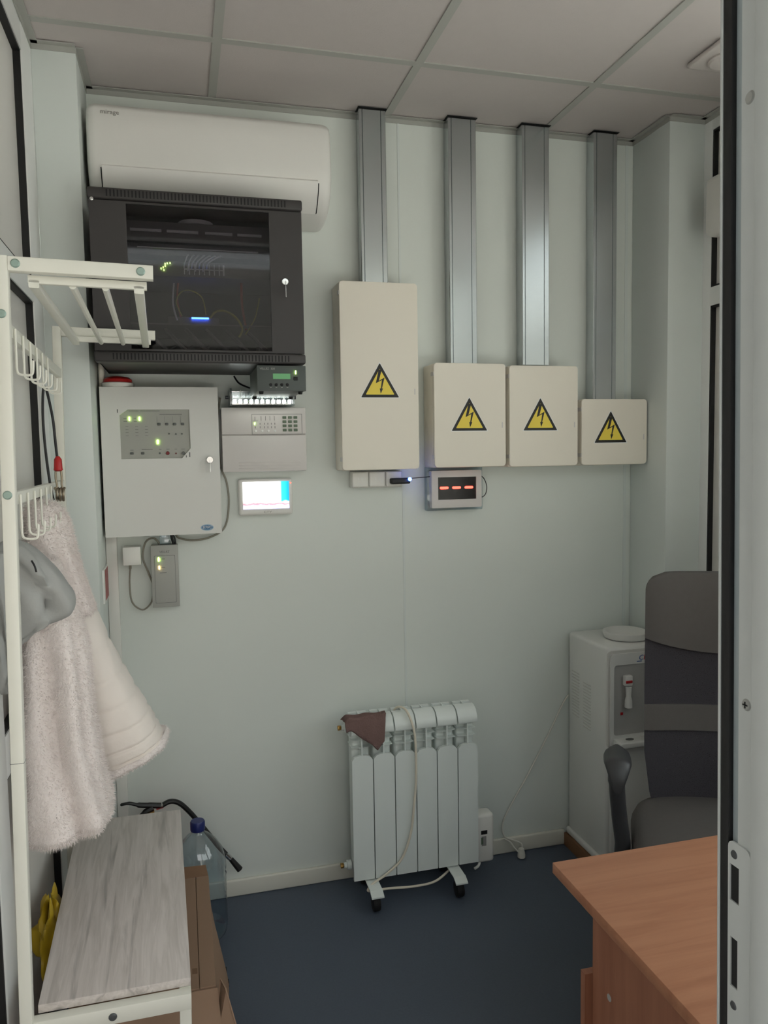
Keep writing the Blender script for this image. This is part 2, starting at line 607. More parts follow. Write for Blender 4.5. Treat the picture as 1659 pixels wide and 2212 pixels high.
# the moulded door jamb on the right
dj = struct(G().box(JX, JX + .02, .556, .603, 0, 2.1).box(JX - .0045, JX + .004, .556, .582, 0, 2.1, .0015, axes='z').done('door_jamb', 'jamb_white'))
G().box(JX + .004, JX + .02, .603, .6145, 0, 2.1).done('jamb_groove', 'jamb_grey', dj, smooth=0)
G().box(JX - .0015, JX + .02, .6145, .6265, 0, 2.1, .002, axes='z').done('gasket', 'gasket', dj)
G().box(JX - .0015, JX + .02, .6265, .6305, 0, 2.1, .001, axes='z').done('jamb_lip', 'jamb_white', dj)
for z, cx in ((1.883, 0), (1.335, 1)):
    sc = G().lathe([(0, -.0016), (.0045, -.0014), (.0058, 0)], (JX, .5925, z), 'x', 20).done('screw', 'ups_grey', dj)
    if cx:
        G().box(JX - .0022, JX - .001, .5895, .5955, z - .0005, z + .0005).box(JX - .0022, JX - .001, .592, .593, z - .003, z + .003).done('screw_cross', 'dark', sc, smooth=0)
h1 = [(.5990, 1.139), (.6115, 1.139), (.6115, 1.175), (.5990, 1.175)]
h2 = [(.6005, 1.054), (.6105, 1.054), (.6105, 1.103), (.6005, 1.103)]
sp = G().plate(rrect(.584, .614, .99, 1.198, .007), [h1, h2], JX, JX - .002, 'yz').done('strike_plate', 'jamb_white', dj, smooth=20)
G().box(JX - .0003, JX + .0042, .5985, .612, 1.138, 1.176).box(JX - .0003, JX + .0042, .600, .611, 1.052, 1.104).done('latch_hole', 'dark', sp, smooth=0)
for z in (1.186, 1.036):
    G().lathe([(0, -.0032), (.0035, -.003), (.0042, -.002)], (JX, .6055, z), 'x', 16).done('plate_screw', 'steel_dark', sp)

dj.rotation_euler = (math.radians(-1.1), 0, 0)
dj.location.y -= 1.5 * math.tan(math.radians(1.1))

# ceiling
ce = struct(G().box(XL - .08, XR + .08, .5, YB + .09, 2.775, 2.88).done('ceiling', 'tile', smooth=0))
bx = [XL] + [.143, .743, 1.343] + [XR]
by = [.62, 1.123, 1.723, 2.323, YB]
for i in range(4):
    for j in range(4):
        G().box(bx[i] + .004, bx[i+1] - .004, by[j] + .004, by[j+1] - .004, ZC + .003, ZC + .018, .002, 1).done('ceiling_tile', 'tile', ce)
for x in bx[1:-1]:
    G().box(x - .013, x + .013, .62, YB, ZC - .001, ZC + .004).done('ceiling_bar', 'tbar', ce, smooth=0)
for y in by[1:-1]:
    for i in range(4):
        G().box(bx[i] + (.013 if i else 0), bx[i+1] - (.013 if i < 3 else 0), y - .013, y + .013, ZC - .001, ZC + .004).done('ceiling_bar', 'tbar', ce, smooth=0)
def angle(x0, y0, x1, y1, nx, ny):
    """wall angle running along (x0,y0)-(x1,y1); (nx,ny) points into the room"""
    g = G()
    for d, z0, z1 in ((.002, ZC - .018, ZC + .002), (.02, ZC - .0025, ZC)):
        g.box(min(x0, x1, x0 + nx*d, x1 + nx*d), max(x0, x1, x0 + nx*d, x1 + nx*d), min(y0, y1, y0 + ny*d, y1 + ny*d), max(y0, y1, y0 + ny*d, y1 + ny*d), z0, z1)
    return g
for k, a in enumerate([(XL, .62, XL, 2.45, 1, 0), (XL, 2.45, -.25, 2.45, 0, -1), (-.25, 2.45, -.25, YB, 1, 0), (-.25, YB, 1.725, YB, 0, -1), (1.725, 2.47, 1.725, YB, -1, 0), (1.725, 2.47, XR, 2.47, 0, -1), (XR, .62, XR, 2.47, -1, 0)]):
    struct(angle(*a).done('trim_%d' % (k + 1), 'tbar', smooth=0))
struct(G().box(-.25, 1.43, YB - .014, YB - .0005, 0, .062, .006, 3, axes='x').done('baseboard_back', 'base'))

# square ceiling fitting
t = thing('ceiling_fitting', 'square white ceiling fitting with a round centre, near the door edge', 'ceiling light', (1.63, 2.06, ZC))
G().box(1.55, 1.71, 1.98, 2.14, ZC - .014, ZC + .0015, .006, 3).done('plate', 'vent_white', t)
G().lathe([(.05, -.014), (.052, -.020), (.046, -.025), (0, -.026)], (1.63, 2.06, ZC)).done('lens', 'vent_white', t)
t = thing('wall_box', 'rounded white plastic box mounted high on the right partition', 'wall box', (XR - .035, 2.21, 2.3))
G().box(XR - .085, XR - .002, 2.06, 2.36, 2.30, 2.50, .022, 4).done('cover', 'white_plastic', t)
G().box(XR - .012, XR + .001, 2.05, 2.368, 2.292, 2.508, .004).done('back_plate', 'white_plastic', t)

# ------------------------------------------------------------------ air conditioner
AX0, AX1 = -.238, .506
t = thing('air_conditioner', 'long white split air conditioner under the ceiling above the black cabinet', 'air conditioner', (.134, YB, 2.33))
prof = [(2.70, 2.632), (2.60, 2.636), (2.55, 2.636), (2.522, 2.630), (2.511, 2.612), (2.505, 2.56), (2.503, 2.49), (2.505, 2.455), (2.515, 2.425), (2.535, 2.395), (2.565, 2.368), (2.60, 2.35), (2.65, 2.342), (2.70, 2.342)]
cy, cz = 2.66, 2.50
rows = []
for x, s_ in ((AX0, .86), (AX0 + .004, .93), (AX0 + .012, .975), (AX0 + .028, 1), (AX1 - .028, 1), (AX1 - .012, .975), (AX1 - .004, .93), (AX1, .86)):
    rows.append([(x, cy + (y - cy) * s_ if y < cy else y, cz + (z - cz) * s_) for y, z in prof])
G().grid(rows, closed_u=True, cap=True).done('body', 'ac_white', t, smooth=50)
# louvre flap following the curved lower front
lp = [(2.5005, 2.445), (2.510, 2.417), (2.531, 2.387), (2.562, 2.360), (2.566, 2.368), (2.535, 2.395), (2.515, 2.425), (2.506, 2.450)]
G().grid([[(x, y, z) for y, z in lp] for x in (-.196, .458)], closed_u=True, cap=True).done('louvre', 'ac_white', t, smooth=50)
sl = G()
for x in (-.1985, .4605):
    sl.tube([(x, 2.5035, 2.44), (x, 2.512, 2.418), (x, 2.532, 2.390), (x, 2.562, 2.363)], .0016, 6)
sl.tube([(-.1985, 2.563, 2.3625), (.4605, 2.563, 2.3625)], .0018, 6)
sl.done('louvre_gap', 'dark', t)
text('maker_mark', 'mirage', .018, (-.168, 2.5085, 2.604), 'grey_print', t, sx=1.1)

# ------------------------------------------------------------------ network cabinet
RX0, RX1, RY, RZ0, RZ1 = -.225, .377, 2.35, 1.845, 2.327
t = thing('network_cabinet', 'black wall-mounted network cabinet with a dark glass door', 'cabinet', (.075, YB, RZ0))
g = G()
g.box(RX0 + .008, RX0 + .012, RY, YB, RZ0 + .004, RZ1 - .004).box(RX1 - .012, RX1 - .008, RY, YB, RZ0 + .004, RZ1 - .004)
g.box(RX0 + .008, RX1 - .008, RY, YB, RZ1 - .008, RZ1 - .004).box(RX0 + .008, RX1 - .008, RY, YB, RZ0 + .004, RZ0 + .008)
g.box(RX0 + .008, RX1 - .008, YB - .006, YB - .001, RZ0 + .004, RZ1 - .004)
g.done('shell', 'rack_black', t, smooth=0)
for nm, z0, z1 in (('top', RZ1 - .031, RZ1), ('bottom', RZ0, RZ0 + .030)):
    bnd = G().box(RX0, RX1, RY - .022, RY + .03, z0, z1, .006, 3).done(nm + '_band', 'rack_black', t)
    v = G()
    for k in range(52):
        x = RX0 + .052 + k * (RX1 - RX0 - .104) / 51
        v.box(x - .0019, x + .0019, RY - .0228, RY - .020, z0 + .006, z1 - .006)
    v.done('vent_slots', 'dark', bnd, smooth=0, kind='stuff')
d = G().plate([(RX0 + .002, 1.877), (RX1 - .002, 1.877), (RX1 - .002, 2.294), (RX0 + .002, 2.294)], [[(-.124, 1.883), (.278, 1.883), (.278, 2.288), (-.124, 2.288)]], RY - .012, RY - .004).done('door', 'rack_black', t, smooth=0)
G().box(-.128, .282, RY - .0095, RY - .0075, 1.879, 2.292).done('glass_pane', 'rack_glass', d, smooth=0)
lk = G().lathe([(0, -.008), (.009, -.0078), (.0105, -.006), (.0105, 0)], (.321, RY - .012, 2.088), 'y', 24).done('lock', 'chrome', d)
G().box(.3203, .3217, RY - .030, RY - .019, 2.040, 2.088, .0005).done('key', 'chrome', lk)
G().lathe([(0, -.004), (.005, -.003), (.005, 0)], (RX0 + .012, RY - .022, 2.292), 'y', 12).done('corner_screw', 'chrome', t)
# inside the cabinet
IB = YB - .03
tr = G().box(-.17, .32, RY + .06, IB, 2.245, 2.25).box(-.17, .32, RY + .055, RY + .06, 2.205, 2.262).done('fan_tray', 'rack_inner', t, smooth=0)
g = G()
for a, b in ((-.118, -.03), (-.015, .075), (.095, .175), (.19, .262)):
    g.box(a, b, RY + .049, RY + .055, 2.232, 2.239)
g.done('tray_bars', 'rack_light', tr, smooth=0)  # four lighter bars along the tray front
G().lathe([(.052, 0), (.052, .012), (.044, .012), (.044, 0), (.052, 0)], (.07, RY + .10, 2.262), 'z', 28).done('fan_ring', 'rack_light', tr)
for x in (-.17, .30):
    G().box(x, x + .02, RY + .05, RY + .07, 1.86, 2.30).done('rack_rail', 'rack_inner', t, smooth=0)
pt = G().box(-.16, .31, RY + .05, RY + .25, 2.165, 2.198, .002).done('cable_organiser', 'rack_inner', t)
G().box(-.10, .25, RY + .047, RY + .05, 2.184, 2.187).done('organiser_edge', 'rack_light', pt, smooth=0)
sw = G().box(-.16, .31, RY + .05, RY + .28, 2.105, 2.150, .002).done('network_switch', 'rack_inner', t)
g = G()
g.box(.03, .145, RY + .047, RY + .05, 2.126, 2.129)
g.box(.143, .146, RY + .047, RY + .05, 2.112, 2.143)
for k in range(9):
    g.box(.03 + k * .0145, .0325 + k * .0145, RY + .047, RY + .05, 2.112, 2.143)
g.done('port_row', 'rack_light', sw, smooth=0)
g = G()
for k, (dx, dz) in enumerate([(0, 0), (.006, .010), (.006, .004), (.012, .012), (-.006, -.004), (.02, .013), (.002, -.008)]):
    g.box(-.03 + dx, -.028 + dx, RY + .046, RY + .05, 2.128 + dz, 2.132 + dz)
g.done('status_lights', 'led_green', sw, smooth=0)
for k in range(7):
    x = .03 + k * .011
    G().tube(spline([(x, RY + .045, 2.130 - (k % 2) * .008), (x + .004, RY + .025, 2.142), (x + .012 + .004*k, RY + .03, 2.163), (x + .018 + .005*k, RY + .07, 2.172)], 5), .0022, 6).done('patch_cable', 'rack_light', sw)
sh = G().box(-.165, .315, RY + .04, IB, 1.962, 1.966).done('shelf', 'rack_inner', t, smooth=0)
rt_ = G().box(-.02, .13, RY + .07, RY + .20, 1.966, 1.992, .004).done('router', 'rack_inner', t)
G().box(.048, .098, RY + .064, RY + .07, 1.986, 1.990).done('blue_indicator', 'led_blue', rt_, smooth=0)
mat('cable_yellow', (150, 142, 40), 0.5)
mat('cable_red', (150, 50, 34), 0.5)
for nm, pts, r, mt in (
    ('yellow_cable', [(.02, RY+.05, 1.99), (.005, RY+.05, 2.03), (.02, RY+.05, 2.06), (.05, RY+.05, 2.065), (.08, RY+.05, 2.045), (.09, RY+.05, 1.995)], .002, 'cable_yellow'),
    ('yellow_cable', [(.1, RY+.05, 1.985), (.12, RY+.045, 2.005), (.15, RY+.04, 2.005), (.18, RY+.04, 1.985), (.195, RY+.04, 1.955), (.185, RY+.04, 1.93)], .0035, 'cable_yellow'),
    ('yellow_cable', [(.25, RY+.05, 2.05), (.235, RY+.05, 1.99), (.205, RY+.05, 1.94)], .002, 'cable_yellow'),
    ('red_cable', [(.012, RY+.07, 2.09), (.008, RY+.07, 2.04), (.016, RY+.07, 1.99)], .003, 'cable_red'),
    ('red_cable', [(.2, RY+.08, 2.10), (.2, RY+.08, 2.03), (.212, RY+.08, 1.95)], .004, 'cable_red'),
    ('grey_cable', [(.0, RY+.07, 2.09), (-.005, RY+.07, 2.03), (.006, RY+.07, 1.98)], .003, 'rack_light')):
    G().tube(spline(pts, 7), r, 6).done(nm, mt, t)
g = G()
for k in range(7):
    g.tube(spline([(-.15 + k*.06, RY + .08, 1.955), (-.10 + k*.06, RY + .05, 1.90), (-.06 + k*.06, RY + .09, 1.875), (.0 + k*.05, RY + .12, 1.91)], 6), .006, 6)
g.done('cable_bundle', 'rack_inner', t)

# ------------------------------------------------------------------ small grey instrument under the cabinet
t = thing('metal_instrument', 'small dark grey instrument box with a green display under the cabinet', 'instrument', (.30, 2.5, 1.76))
G().box(.230, .372, 2.325, 2.575, 1.764, 1.838, .003).done('case', 'device_grey', t)
G().box(.228, .374, 2.318, 2.326, 1.763, 1.839, .002).done('front_plate', 'device_grey', t)
G().box(.275, .327, 2.3165, 2.319, 1.799, 1.815).done('display', 'lcd_green', t, smooth=0)
G().box(.337, .349, 2.316, 2.319, 1.795, 1.806, .001).done('switch', 'dark', t)
G().box(.342, .3445, 2.315, 2.319, 1.814, 1.824).done('indicator', 'led_green', t, smooth=0)
for k in range(4):
    b = G().lathe([(0, -.004), (.004, -.004), (.0045, 0)], (.268 + .0165*k, 2.318, 1.782), 'y', 14).done('button', 'dark', t)
    G().box(.2655 + .0165*k, .2705 + .0165*k, 2.3172, 2.318, 1.7735, 1.775).done('button_caption', 'keypad_line', b, smooth=0)
text('lettering', 'VELLEZ  300', .0085, (.259, 2.3175, 1.829), 'keypad_line', t)
for x, y in ((.242, 2.345), (.36, 2.345), (.242, 2.555), (.36, 2.555)):
    G().lathe([(.006, 0), (.0075, .008)], (x, y, 1.756), 'z', 12).done('foot', 'dark', t)
tag(G().tube(spline([(.185, 2.66, 1.84), (.2, 2.64, 1.815), (.233, 2.6, 1.795)], 6), .003, 6).done('loose_cable', 'cable_black'), 'short black cable dropping from the cabinet into the grey instrument', 'cable')

# ------------------------------------------------------------------ clear ribbed emergency lamp
t = thing('emergency_lamp', 'lit clear ribbed emergency lamp resting above the white alarm panel', 'lamp', (.27, 2.64, 1.737))
G().box(.168, .374, 2.655, 2.70, 1.742, 1.790, .004).done('base', 'white_plastic', t)
g = G()
n = 12
rows = []
for k in range(49):
    x = .170 + k * (.202 / 48)
    bul = .0016 if k % 4 == 0 else 0.0
    rows.append([(x, 2.655 - (.068 + bul) * math.sin(a) , 1.766 - (.026 + bul) * math.cos(a)) for a in [PI * j / 10 for j in range(11)]])
g.grid(rows)
g.box(.165, .171, 2.585, 2.70, 1.738, 1.794, .006, axes='x').box(.371, .377, 2.585, 2.70, 1.738, 1.794, .006, axes='x')
g.done('cover', 'clear_plastic', t)
for k in range(11):
    x = .181 + .0182 * k
    r_ = G().box(x - .0006, x + .0006, 2.590, 2.655, 1.743, 1.789).done('rib', 'white_plastic', t, smooth=0) if k % 2 else None
    G().box(x - .005, x + .005, 2.600, 2.606, 1.746, 1.758, .001).done('lamp_led', 'led_white', t)
G().box(.172, .370, 2.608, 2.612, 1.742, 1.786).done('reflector', 'chrome', t, smooth=0)
for x in (.158, .384):
    G().lathe([(.006, -.005), (.006, .005)], (x, 2.64, 1.768), 'x', 12).done('screw_knob', 'steel_dark', t)

# ------------------------------------------------------------------ fire alarm panel
FY = 2.603
t = thing('fire_alarm_panel', 'large white metal fire alarm panel with a control window and key', 'control panel', (-.057, YB, 1.317))
G().box(-.238, .123, FY + .012, YB, 1.319, 1.796, .003).done('cabinet_body', 'panel_white', t)
hexw = [(-.158, 1.726), (.033, 1.726), (.034, 1.600), (.006, 1.568), (-.183, 1.568), (-.183, 1.708)]
d = G().plate([(-.241, 1.317), (.126, 1.317), (.126, 1.798), (-.241, 1.798)], [hexw], FY, FY + .012).done('door', 'panel_white', t, smooth=20)
w = G().box(-.20, .05, FY + .008, FY + .0125, 1.555, 1.735).done('control_window', 'panel_window', t, smooth=0)
for x, z, m_, sx, sz in ((-.154, 1.697, 'led_green', .0016, .0062), (-.123, 1.697, 'led_green', .0016, .0062), (-.069, 1.622, 'led_green', .0022, .0066)):
    G().box(x - sx, x + sx, FY + .005, FY + .009, z - sz, z + sz, .001).done('indicator', m_, t)
for x in (-.063, -.039, -.014, .011):
    G().box(x - .0055, x + .0055, FY + .004, FY + .009, 1.675, 1.683, .002).done('button', 'button_grey', t)
    G().box(x - .006, x - .0055, FY + .0065, FY + .009, 1.684, 1.704).done('scale_mark', 'button_grey', t, smooth=0)
for x in (-.150, -.117):
    G().box(x - .0055, x + .0055, FY + .004, FY + .009, 1.582, 1.590, .002).done('button', 'button_grey', t)
for x, z, m_, r in ((-.033, 1.648, 'button_grey', .0028), (-.011, 1.647, 'button_grey', .0028), (.008, 1.647, 'button_grey', .0028), (-.064, 1.585, 'button_grey', .003), (-.039, 1.585, 'button_red', .006), (-.013, 1.584, 'button_red', .0025), (.010, 1.584, 'button_grey', .0055)):
    G().lathe([(0, -.004), (r * .8, -.004), (r, -.002), (r, .004)], (x, FY + .006, z), 'y', 14).done('round_button', m_, t)
g = G()
for z in (1.672, 1.662, 1.652, 1.642):
    for x in (-.16, -.13, -.10):
        g.box(x - .007, x + .002, FY + .0072, FY + .009, z, z + .001)
for x, z, l in ((-.172, 1.698, .010), (-.172, 1.688, .012), (-.141, 1.698, .008), (-.141, 1.688, .011), (-.155, 1.721, .03), (-.12, 1.721, .06), (-.06, 1.710, .07), (-.155, 1.596, .01), (-.12, 1.597, .034), (-.066, 1.597, .008), (-.043, 1.597, .01), (-.017, 1.597, .008), (.004, 1.597, .012)):
    g.box(x, x + l, FY + .0072, FY + .009, z, z + .0013)
g.done('printed_captions', 'button_grey', t, smooth=0)
g = G().box(-.190, -.187, FY - .0006, FY, 1.716, 1.727).box(.018, .0205, FY - .0006, FY, 1.570, 1.577).box(.0285, .0318, FY - .0006, FY, 1.571, 1.587)
g.done('door_marks', 'button_grey', t, smooth=0)
lk = G().lathe([(0, -.010), (.010, -.010), (.0115, -.007), (.0115, 0)], (.094, FY, 1.561), 'y', 24).done('lock', 'chrome', d)
G().box(.0933, .0947, FY - .022, FY - .010, 1.520, 1.561, .0005).done('key', 'chrome', lk)
lg = G().plate(ellipse(.078, 1.3375, .021, .0105), [], FY - .0012, FY).done('oval_badge', 'blue_light', t)
G().plate(ellipse(.078, 1.3375, .018, .0075), [], FY - .0018, FY).done('badge_centre', 'blue_logo', lg)
text('badge_letters', 'ВЭРС', .011, (.078, FY - .002, 1.3375), 'white_print', lg, shear=.2)

# beacon on top of the panel
t = thing('siren_beacon', 'small round red beacon on a white base above the fire alarm panel', 'beacon', (-.187, 2.63, 1.797))
G().lathe([(.046, 0), (.05, .003), (.05, .014), (.047, .016)], (-.187, 2.65, 1.798), 'z', 32).done('base', 'white_plastic', t)
G().lathe([(.045, .016), (.044, .026), (.036, .033), (.02, .036), (0, .037)], (-.187, 2.65, 1.798), 'z', 32).done('dome', 'red_plastic', t)

# ------------------------------------------------------------------ alarm control panel with keypad
KY = 2.633
t = thing('alarm_keypad_panel', 'wide off-white alarm panel with a small keypad at upper right', 'alarm panel', (.28, YB, 1.518))
G().box(.137, .421, KY + .006, YB, 1.519, 1.733, .006, 3).done('case', 'keypad_white', t)
G().box(.137, .421, KY, KY + .008, 1.643, 1.734, .004).done('upper_cover', 'keypad_white', t)
lc = G().box(.137, .421, KY, KY + .008, 1.518, 1.6415, .004).done('lower_cover', 'keypad_white', t)
for z in (1.527, 1.537, 1.547):
    G().box(.19, .40, KY - .0015, KY + .002, z, z + .004, .001).done('ridge', 'keypad_white', lc)
kp = G().plate([(.237, 1.643), (.408, 1.643), (.408, 1.712), (.237, 1.712)], [[(.2385, 1.6445), (.4065, 1.6445), (.4065, 1.7105), (.2385, 1.7105)]], KY - .001, KY).done('keypad_frame', 'keypad_line', t, smooth=0)
k0 = None
for i in range(3):
    for j in range(4):
        off = (i * .0188, 0, -j * .0142)
        if k0 is None:
            k0 = G().box(.341, .354, KY - .003, KY, 1.6955, 1.7045, .0012).done('key', 'key_green', kp)
        else:
            share(k0, 'key', kp, off)
g = G()
for x in (.268, .283, .298, .313):
    g.box(x, x + .001, KY - .0008, KY, 1.690, 1.705)
for x in (.248, .264, .278, .290, .302, .314):
    g.box(x, x + .0016, KY - .0008, KY, 1.676, 1.682).box(x, x + .0016, KY - .0008, KY, 1.664, 1.671)
g.box(.240, .258, KY - .0008, KY, 1.688, 1.689).box(.247, .2485, KY - .0008, KY, 1.690, 1.703)
g.done('keypad_print', 'button_grey', kp, smooth=0)
for x in (.250, .272, .293, .315):
    G().lathe([(0, -.002), (.0035, -.002), (.004, 0)], (x, KY, 1.655), 'y', 12).done('round_key', 'white_print', kp)
G().box(.2465, .2485, KY - .002, KY, 1.676, 1.683).done('indicator', 'led_green', kp, smooth=0)

# ------------------------------------------------------------------ intercom monitor
t = thing('intercom_monitor', 'small white intercom monitor with a lit screen and painted white glare', 'monitor', (.283, YB, 1.366))
G().box(.189, .375, 2.673, YB, 1.366, 1.492, .008, 3).done('housing', 'white_plastic', t)
G().box(.203, .362, 2.6715, 2.674, 1.388, 1.482).done('screen', 'screen_image_glare', t, smooth=0)
text('maker_mark', 'CTV', .010, (.286, 2.6725, 1.377), 'grey_print', t, shear=.2, sx=1.4)
G().lathe([(0, -.001), (.002, 0)], (.3685, 2.673, 1.476), 'y', 10).done('indicator', 'led_red', t)

# ------------------------------------------------------------------ power supply below the panel with its cables
t = thing('power_supply', 'grey wall power supply with two status lights under the fire panel', 'power supply', (-.063, YB, 1.07))
G().box(-.106, -.019, 2.656, YB, 1.071, 1.279, .003).done('case', 'ups_grey', t)
G().box(-.107, -.0185, 2.651, 2.658, 1.0705, 1.2795, .0025).done('cover', 'ups_grey', t)
G().plate(rrect(-.096, -.029, 1.085, 1.245, .003), [rrect(-.0952, -.0298, 1.0858, 1.2442, .003)], 2.6504, 2.6512).done('cover_line', 'button_grey', t, smooth=0)
text('lettering', 'VELLEZ', .010, (-.063, 2.6505, 1.257), 'button_grey', t, shear=.2)
G().box(-.0835, -.080, 2.648, 2.652, 1.226, 1.239, .001).done('indicator', 'led_green', t)
G().box(-.0825, -.0795, 2.648, 2.652, 1.199, 1.211, .001).done('indicator', 'led_amber', t)
g = G().box(-.074, -.062, 2.6503, 2.652, 1.2325, 1.234).box(-.074, -.062, 2.6503, 2.652, 1.2045, 1.206).box(-.080, -.058, 2.6503, 2.652, 1.1865, 1.188)
g.done('captions', 'button_grey', t, smooth=0)
for z in (1.246, 1.096):
    G().lathe([(0, -.001), (.003, 0)], (-.062, 2.651, z), 'y', 10).done('cover_screw', 'cooler_grey', t)
t = thing('junction_box', 'small square white junction box left of the grey power supply', 'junction box', (-.165, YB, 1.218))
G().box(-.194, -.138, 2.645, YB, 1.218, 1.278, .002).done('lid', 'white_plastic', t)
G().box(-.178, -.170, 2.66, 2.675, 1.203, 1.22, .001).done('cable_entry', 'cable_grey', t)
tag(G().tube(spline([(-.174, 2.668, 1.205), (-.178, 2.67, 1.15), (-.172, 2.67, 1.09), (-.14, 2.67, 1.063), (-.112, 2.67, 1.085), (-.103, 2.685, 1.12)], 7), .0028, 8).done('supply_cable', 'cable_grey'), 'thin grey-brown cable looping from the junction box to the power supply', 'cable')
tag(G().tube(spline([(-.105, 2.68, 1.15), (-.118, 2.672, 1.19), (-.133, 2.67, 1.24), (-.122, 2.67, 1.29), (-.098, 2.67, 1.303), (-.082, 2.67, 1.29), (-.08, 2.68, 1.278)], 7), .0032, 8).done('supply_cable', 'cable_grey'), 'thin grey-brown cable arching over the top left of the power supply', 'cable')
tag(G().tube(spline([(.138, 2.68, 1.77), (.128, 2.68, 1.70), (.130, 2.68, 1.55), (.150, 2.685, 1.485), (.156, 2.69, 1.41), (.140, 2.685, 1.33), (.09, 2.68, 1.297), (.03, 2.68, 1.289), (-.016, 2.68, 1.30), (-.025, 2.68, 1.32)], 7), .0035, 8).done('signal_cable', 'cable_grey'), 'grey cable curving round the right side of the fire alarm panel', 'cable')
t = thing('cable_gland', 'clear cable gland with black wires between fire panel and power supply', 'cable gland', (-.06, 2.68, 1.28))
G().box(-.077, -.041, 2.668, 2.695, 1.279, 1.318, .002).done('clear_sleeve', 'clear_plastic', t)
G().tube(spline([(-.040, 2.672, 1.318), (-.037, 2.67, 1.30), (-.032, 2.672, 1.279)], 5), .004, 8).done('black_wire', 'cable_black', t)
G().tube(spline([(-.036, 2.672, 1.318), (-.028, 2.67, 1.30), (-.026, 2.672, 1.279)], 5), .003, 8).done('black_wire', 'cable_black', t)

# vertical trunking and pipe in the left corner
tag(G().box(-.2495, -.214, YB - .02, YB - .0005, .062, 1.316, .003, axes='z').done('cable_trunking', 'white_plastic'), 'white vertical cable trunking in the left corner behind the fire panel', 'trunking')
tag(G().tube([(-.237, 2.66, 1.80), (-.237, 2.66, 2.56)], .0095, 12).done('drain_pipe', 'cream'), 'cream vertical pipe between the left pilaster and the black cabinet', 'pipe')
t = thing('fire_sign', 'small red and white sign edge-on on the left pilaster', 'sign', (-.248, 2.58, 1.12))
G().box(-.2495, -.2445, 2.53, 2.67, 1.115, 1.222).done('sign_plate', 'white_print', t, smooth=0)
G().box(-.2449, -.2440, 2.565, 2.665, 1.12, 1.217).done('red_field', 'sign_red', t, smooth=0)

# ------------------------------------------------------------------ steel cable ducts
ducts = [(.630, .724, 2.165, 'leftmost galvanized steel cable duct, above the tall electrical box'),
         (.952, 1.056, 1.89, 'second galvanized steel cable duct from the left, above the box over the digit display'),
         (1.234, 1.342, 1.89, 'third galvanized steel cable duct from the left, above the second box from the right'),
         (1.524, 1.622, 1.765, 'rightmost galvanized steel cable duct, above the smallest electrical box')]
for x0, x1, z0, lab in ducts:
    t = thing('cable_duct', lab, 'cable duct', ((x0 + x1) / 2, YB, z0), group='steel cable ducts')
    w_ = x1 - x0
    G().box(x0 + .003, x1 - .003, YB - .052, YB - .001, z0, ZC + .001).done('channel', 'steel', t, smooth=0)
    pr = [(x0, YB - .030), (x0, YB - .058), (x0 + .002, YB - .060), (x0 + .010, YB - .060), (x0 + .0115, YB - .057), (x0 + .013, YB - .060), (x0 + w_*.80, YB - .060), (x0 + w_*.80 + .0015, YB - .057), (x0 + w_*.80 + .003, YB - .060), (x1 - .002, YB - .060), (x1, YB - .058), (x1, YB - .030), (x1 - .0025, YB - .030), (x1 - .0025, YB - .0525), (x0 + .0025, YB - .0525), (x0 + .0025, YB - .030)]
    G().plate(pr, [], z0 + .0005, ZC - .006, 'xy').done('lid', 'steel', t, smooth=0)

for x0, x1, z0, lab in ducts:
    G().box(x0 - .004, x1 + .004, YB - .068, YB - .002, ZC - .0022, ZC - .0012).done('duct_cutout', 'dark', ce, smooth=0)
# ------------------------------------------------------------------ electrical boxes with warning triangles
PY = 2.583
boxes = [(.536, .812, 1.517, 2.155, .673, 1.765, 'tall cream electrical box with a high-voltage triangle'),
         (.868, 1.140, 1.520, 1.886, 1.000, 1.648, 'middle-height cream electrical box above the red digit display'),
         (1.154, 1.428, 1.517, 1.881, 1.276, 1.647, 'cream electrical box second from the right, between two others'),
         (1.443, 1.719, 1.517, 1.761, 1.564, 1.599, 'smallest cream electrical box, at the right end of the row')]
def bolt(cx, zb, s):
    P = [(-.10, 1.40), (.10, 1.40), (-.07, 0.86), (.27, .98), (.06, .45), (.14, .47), (.02, .15), (-.02, .46), (.03, .45), (.06, .83), (-.22, .70)]
    P = [(-.06, 1.37), (.10, 1.37), (-.06, .80), (.24, .97), (.10, .42), (.155, .42), (.03, .15), (-.02, .42), (.035, .42), (.10, .84), (-.22, .68)]
    return [(cx + u * s, zb + v * s) for u, v in P]
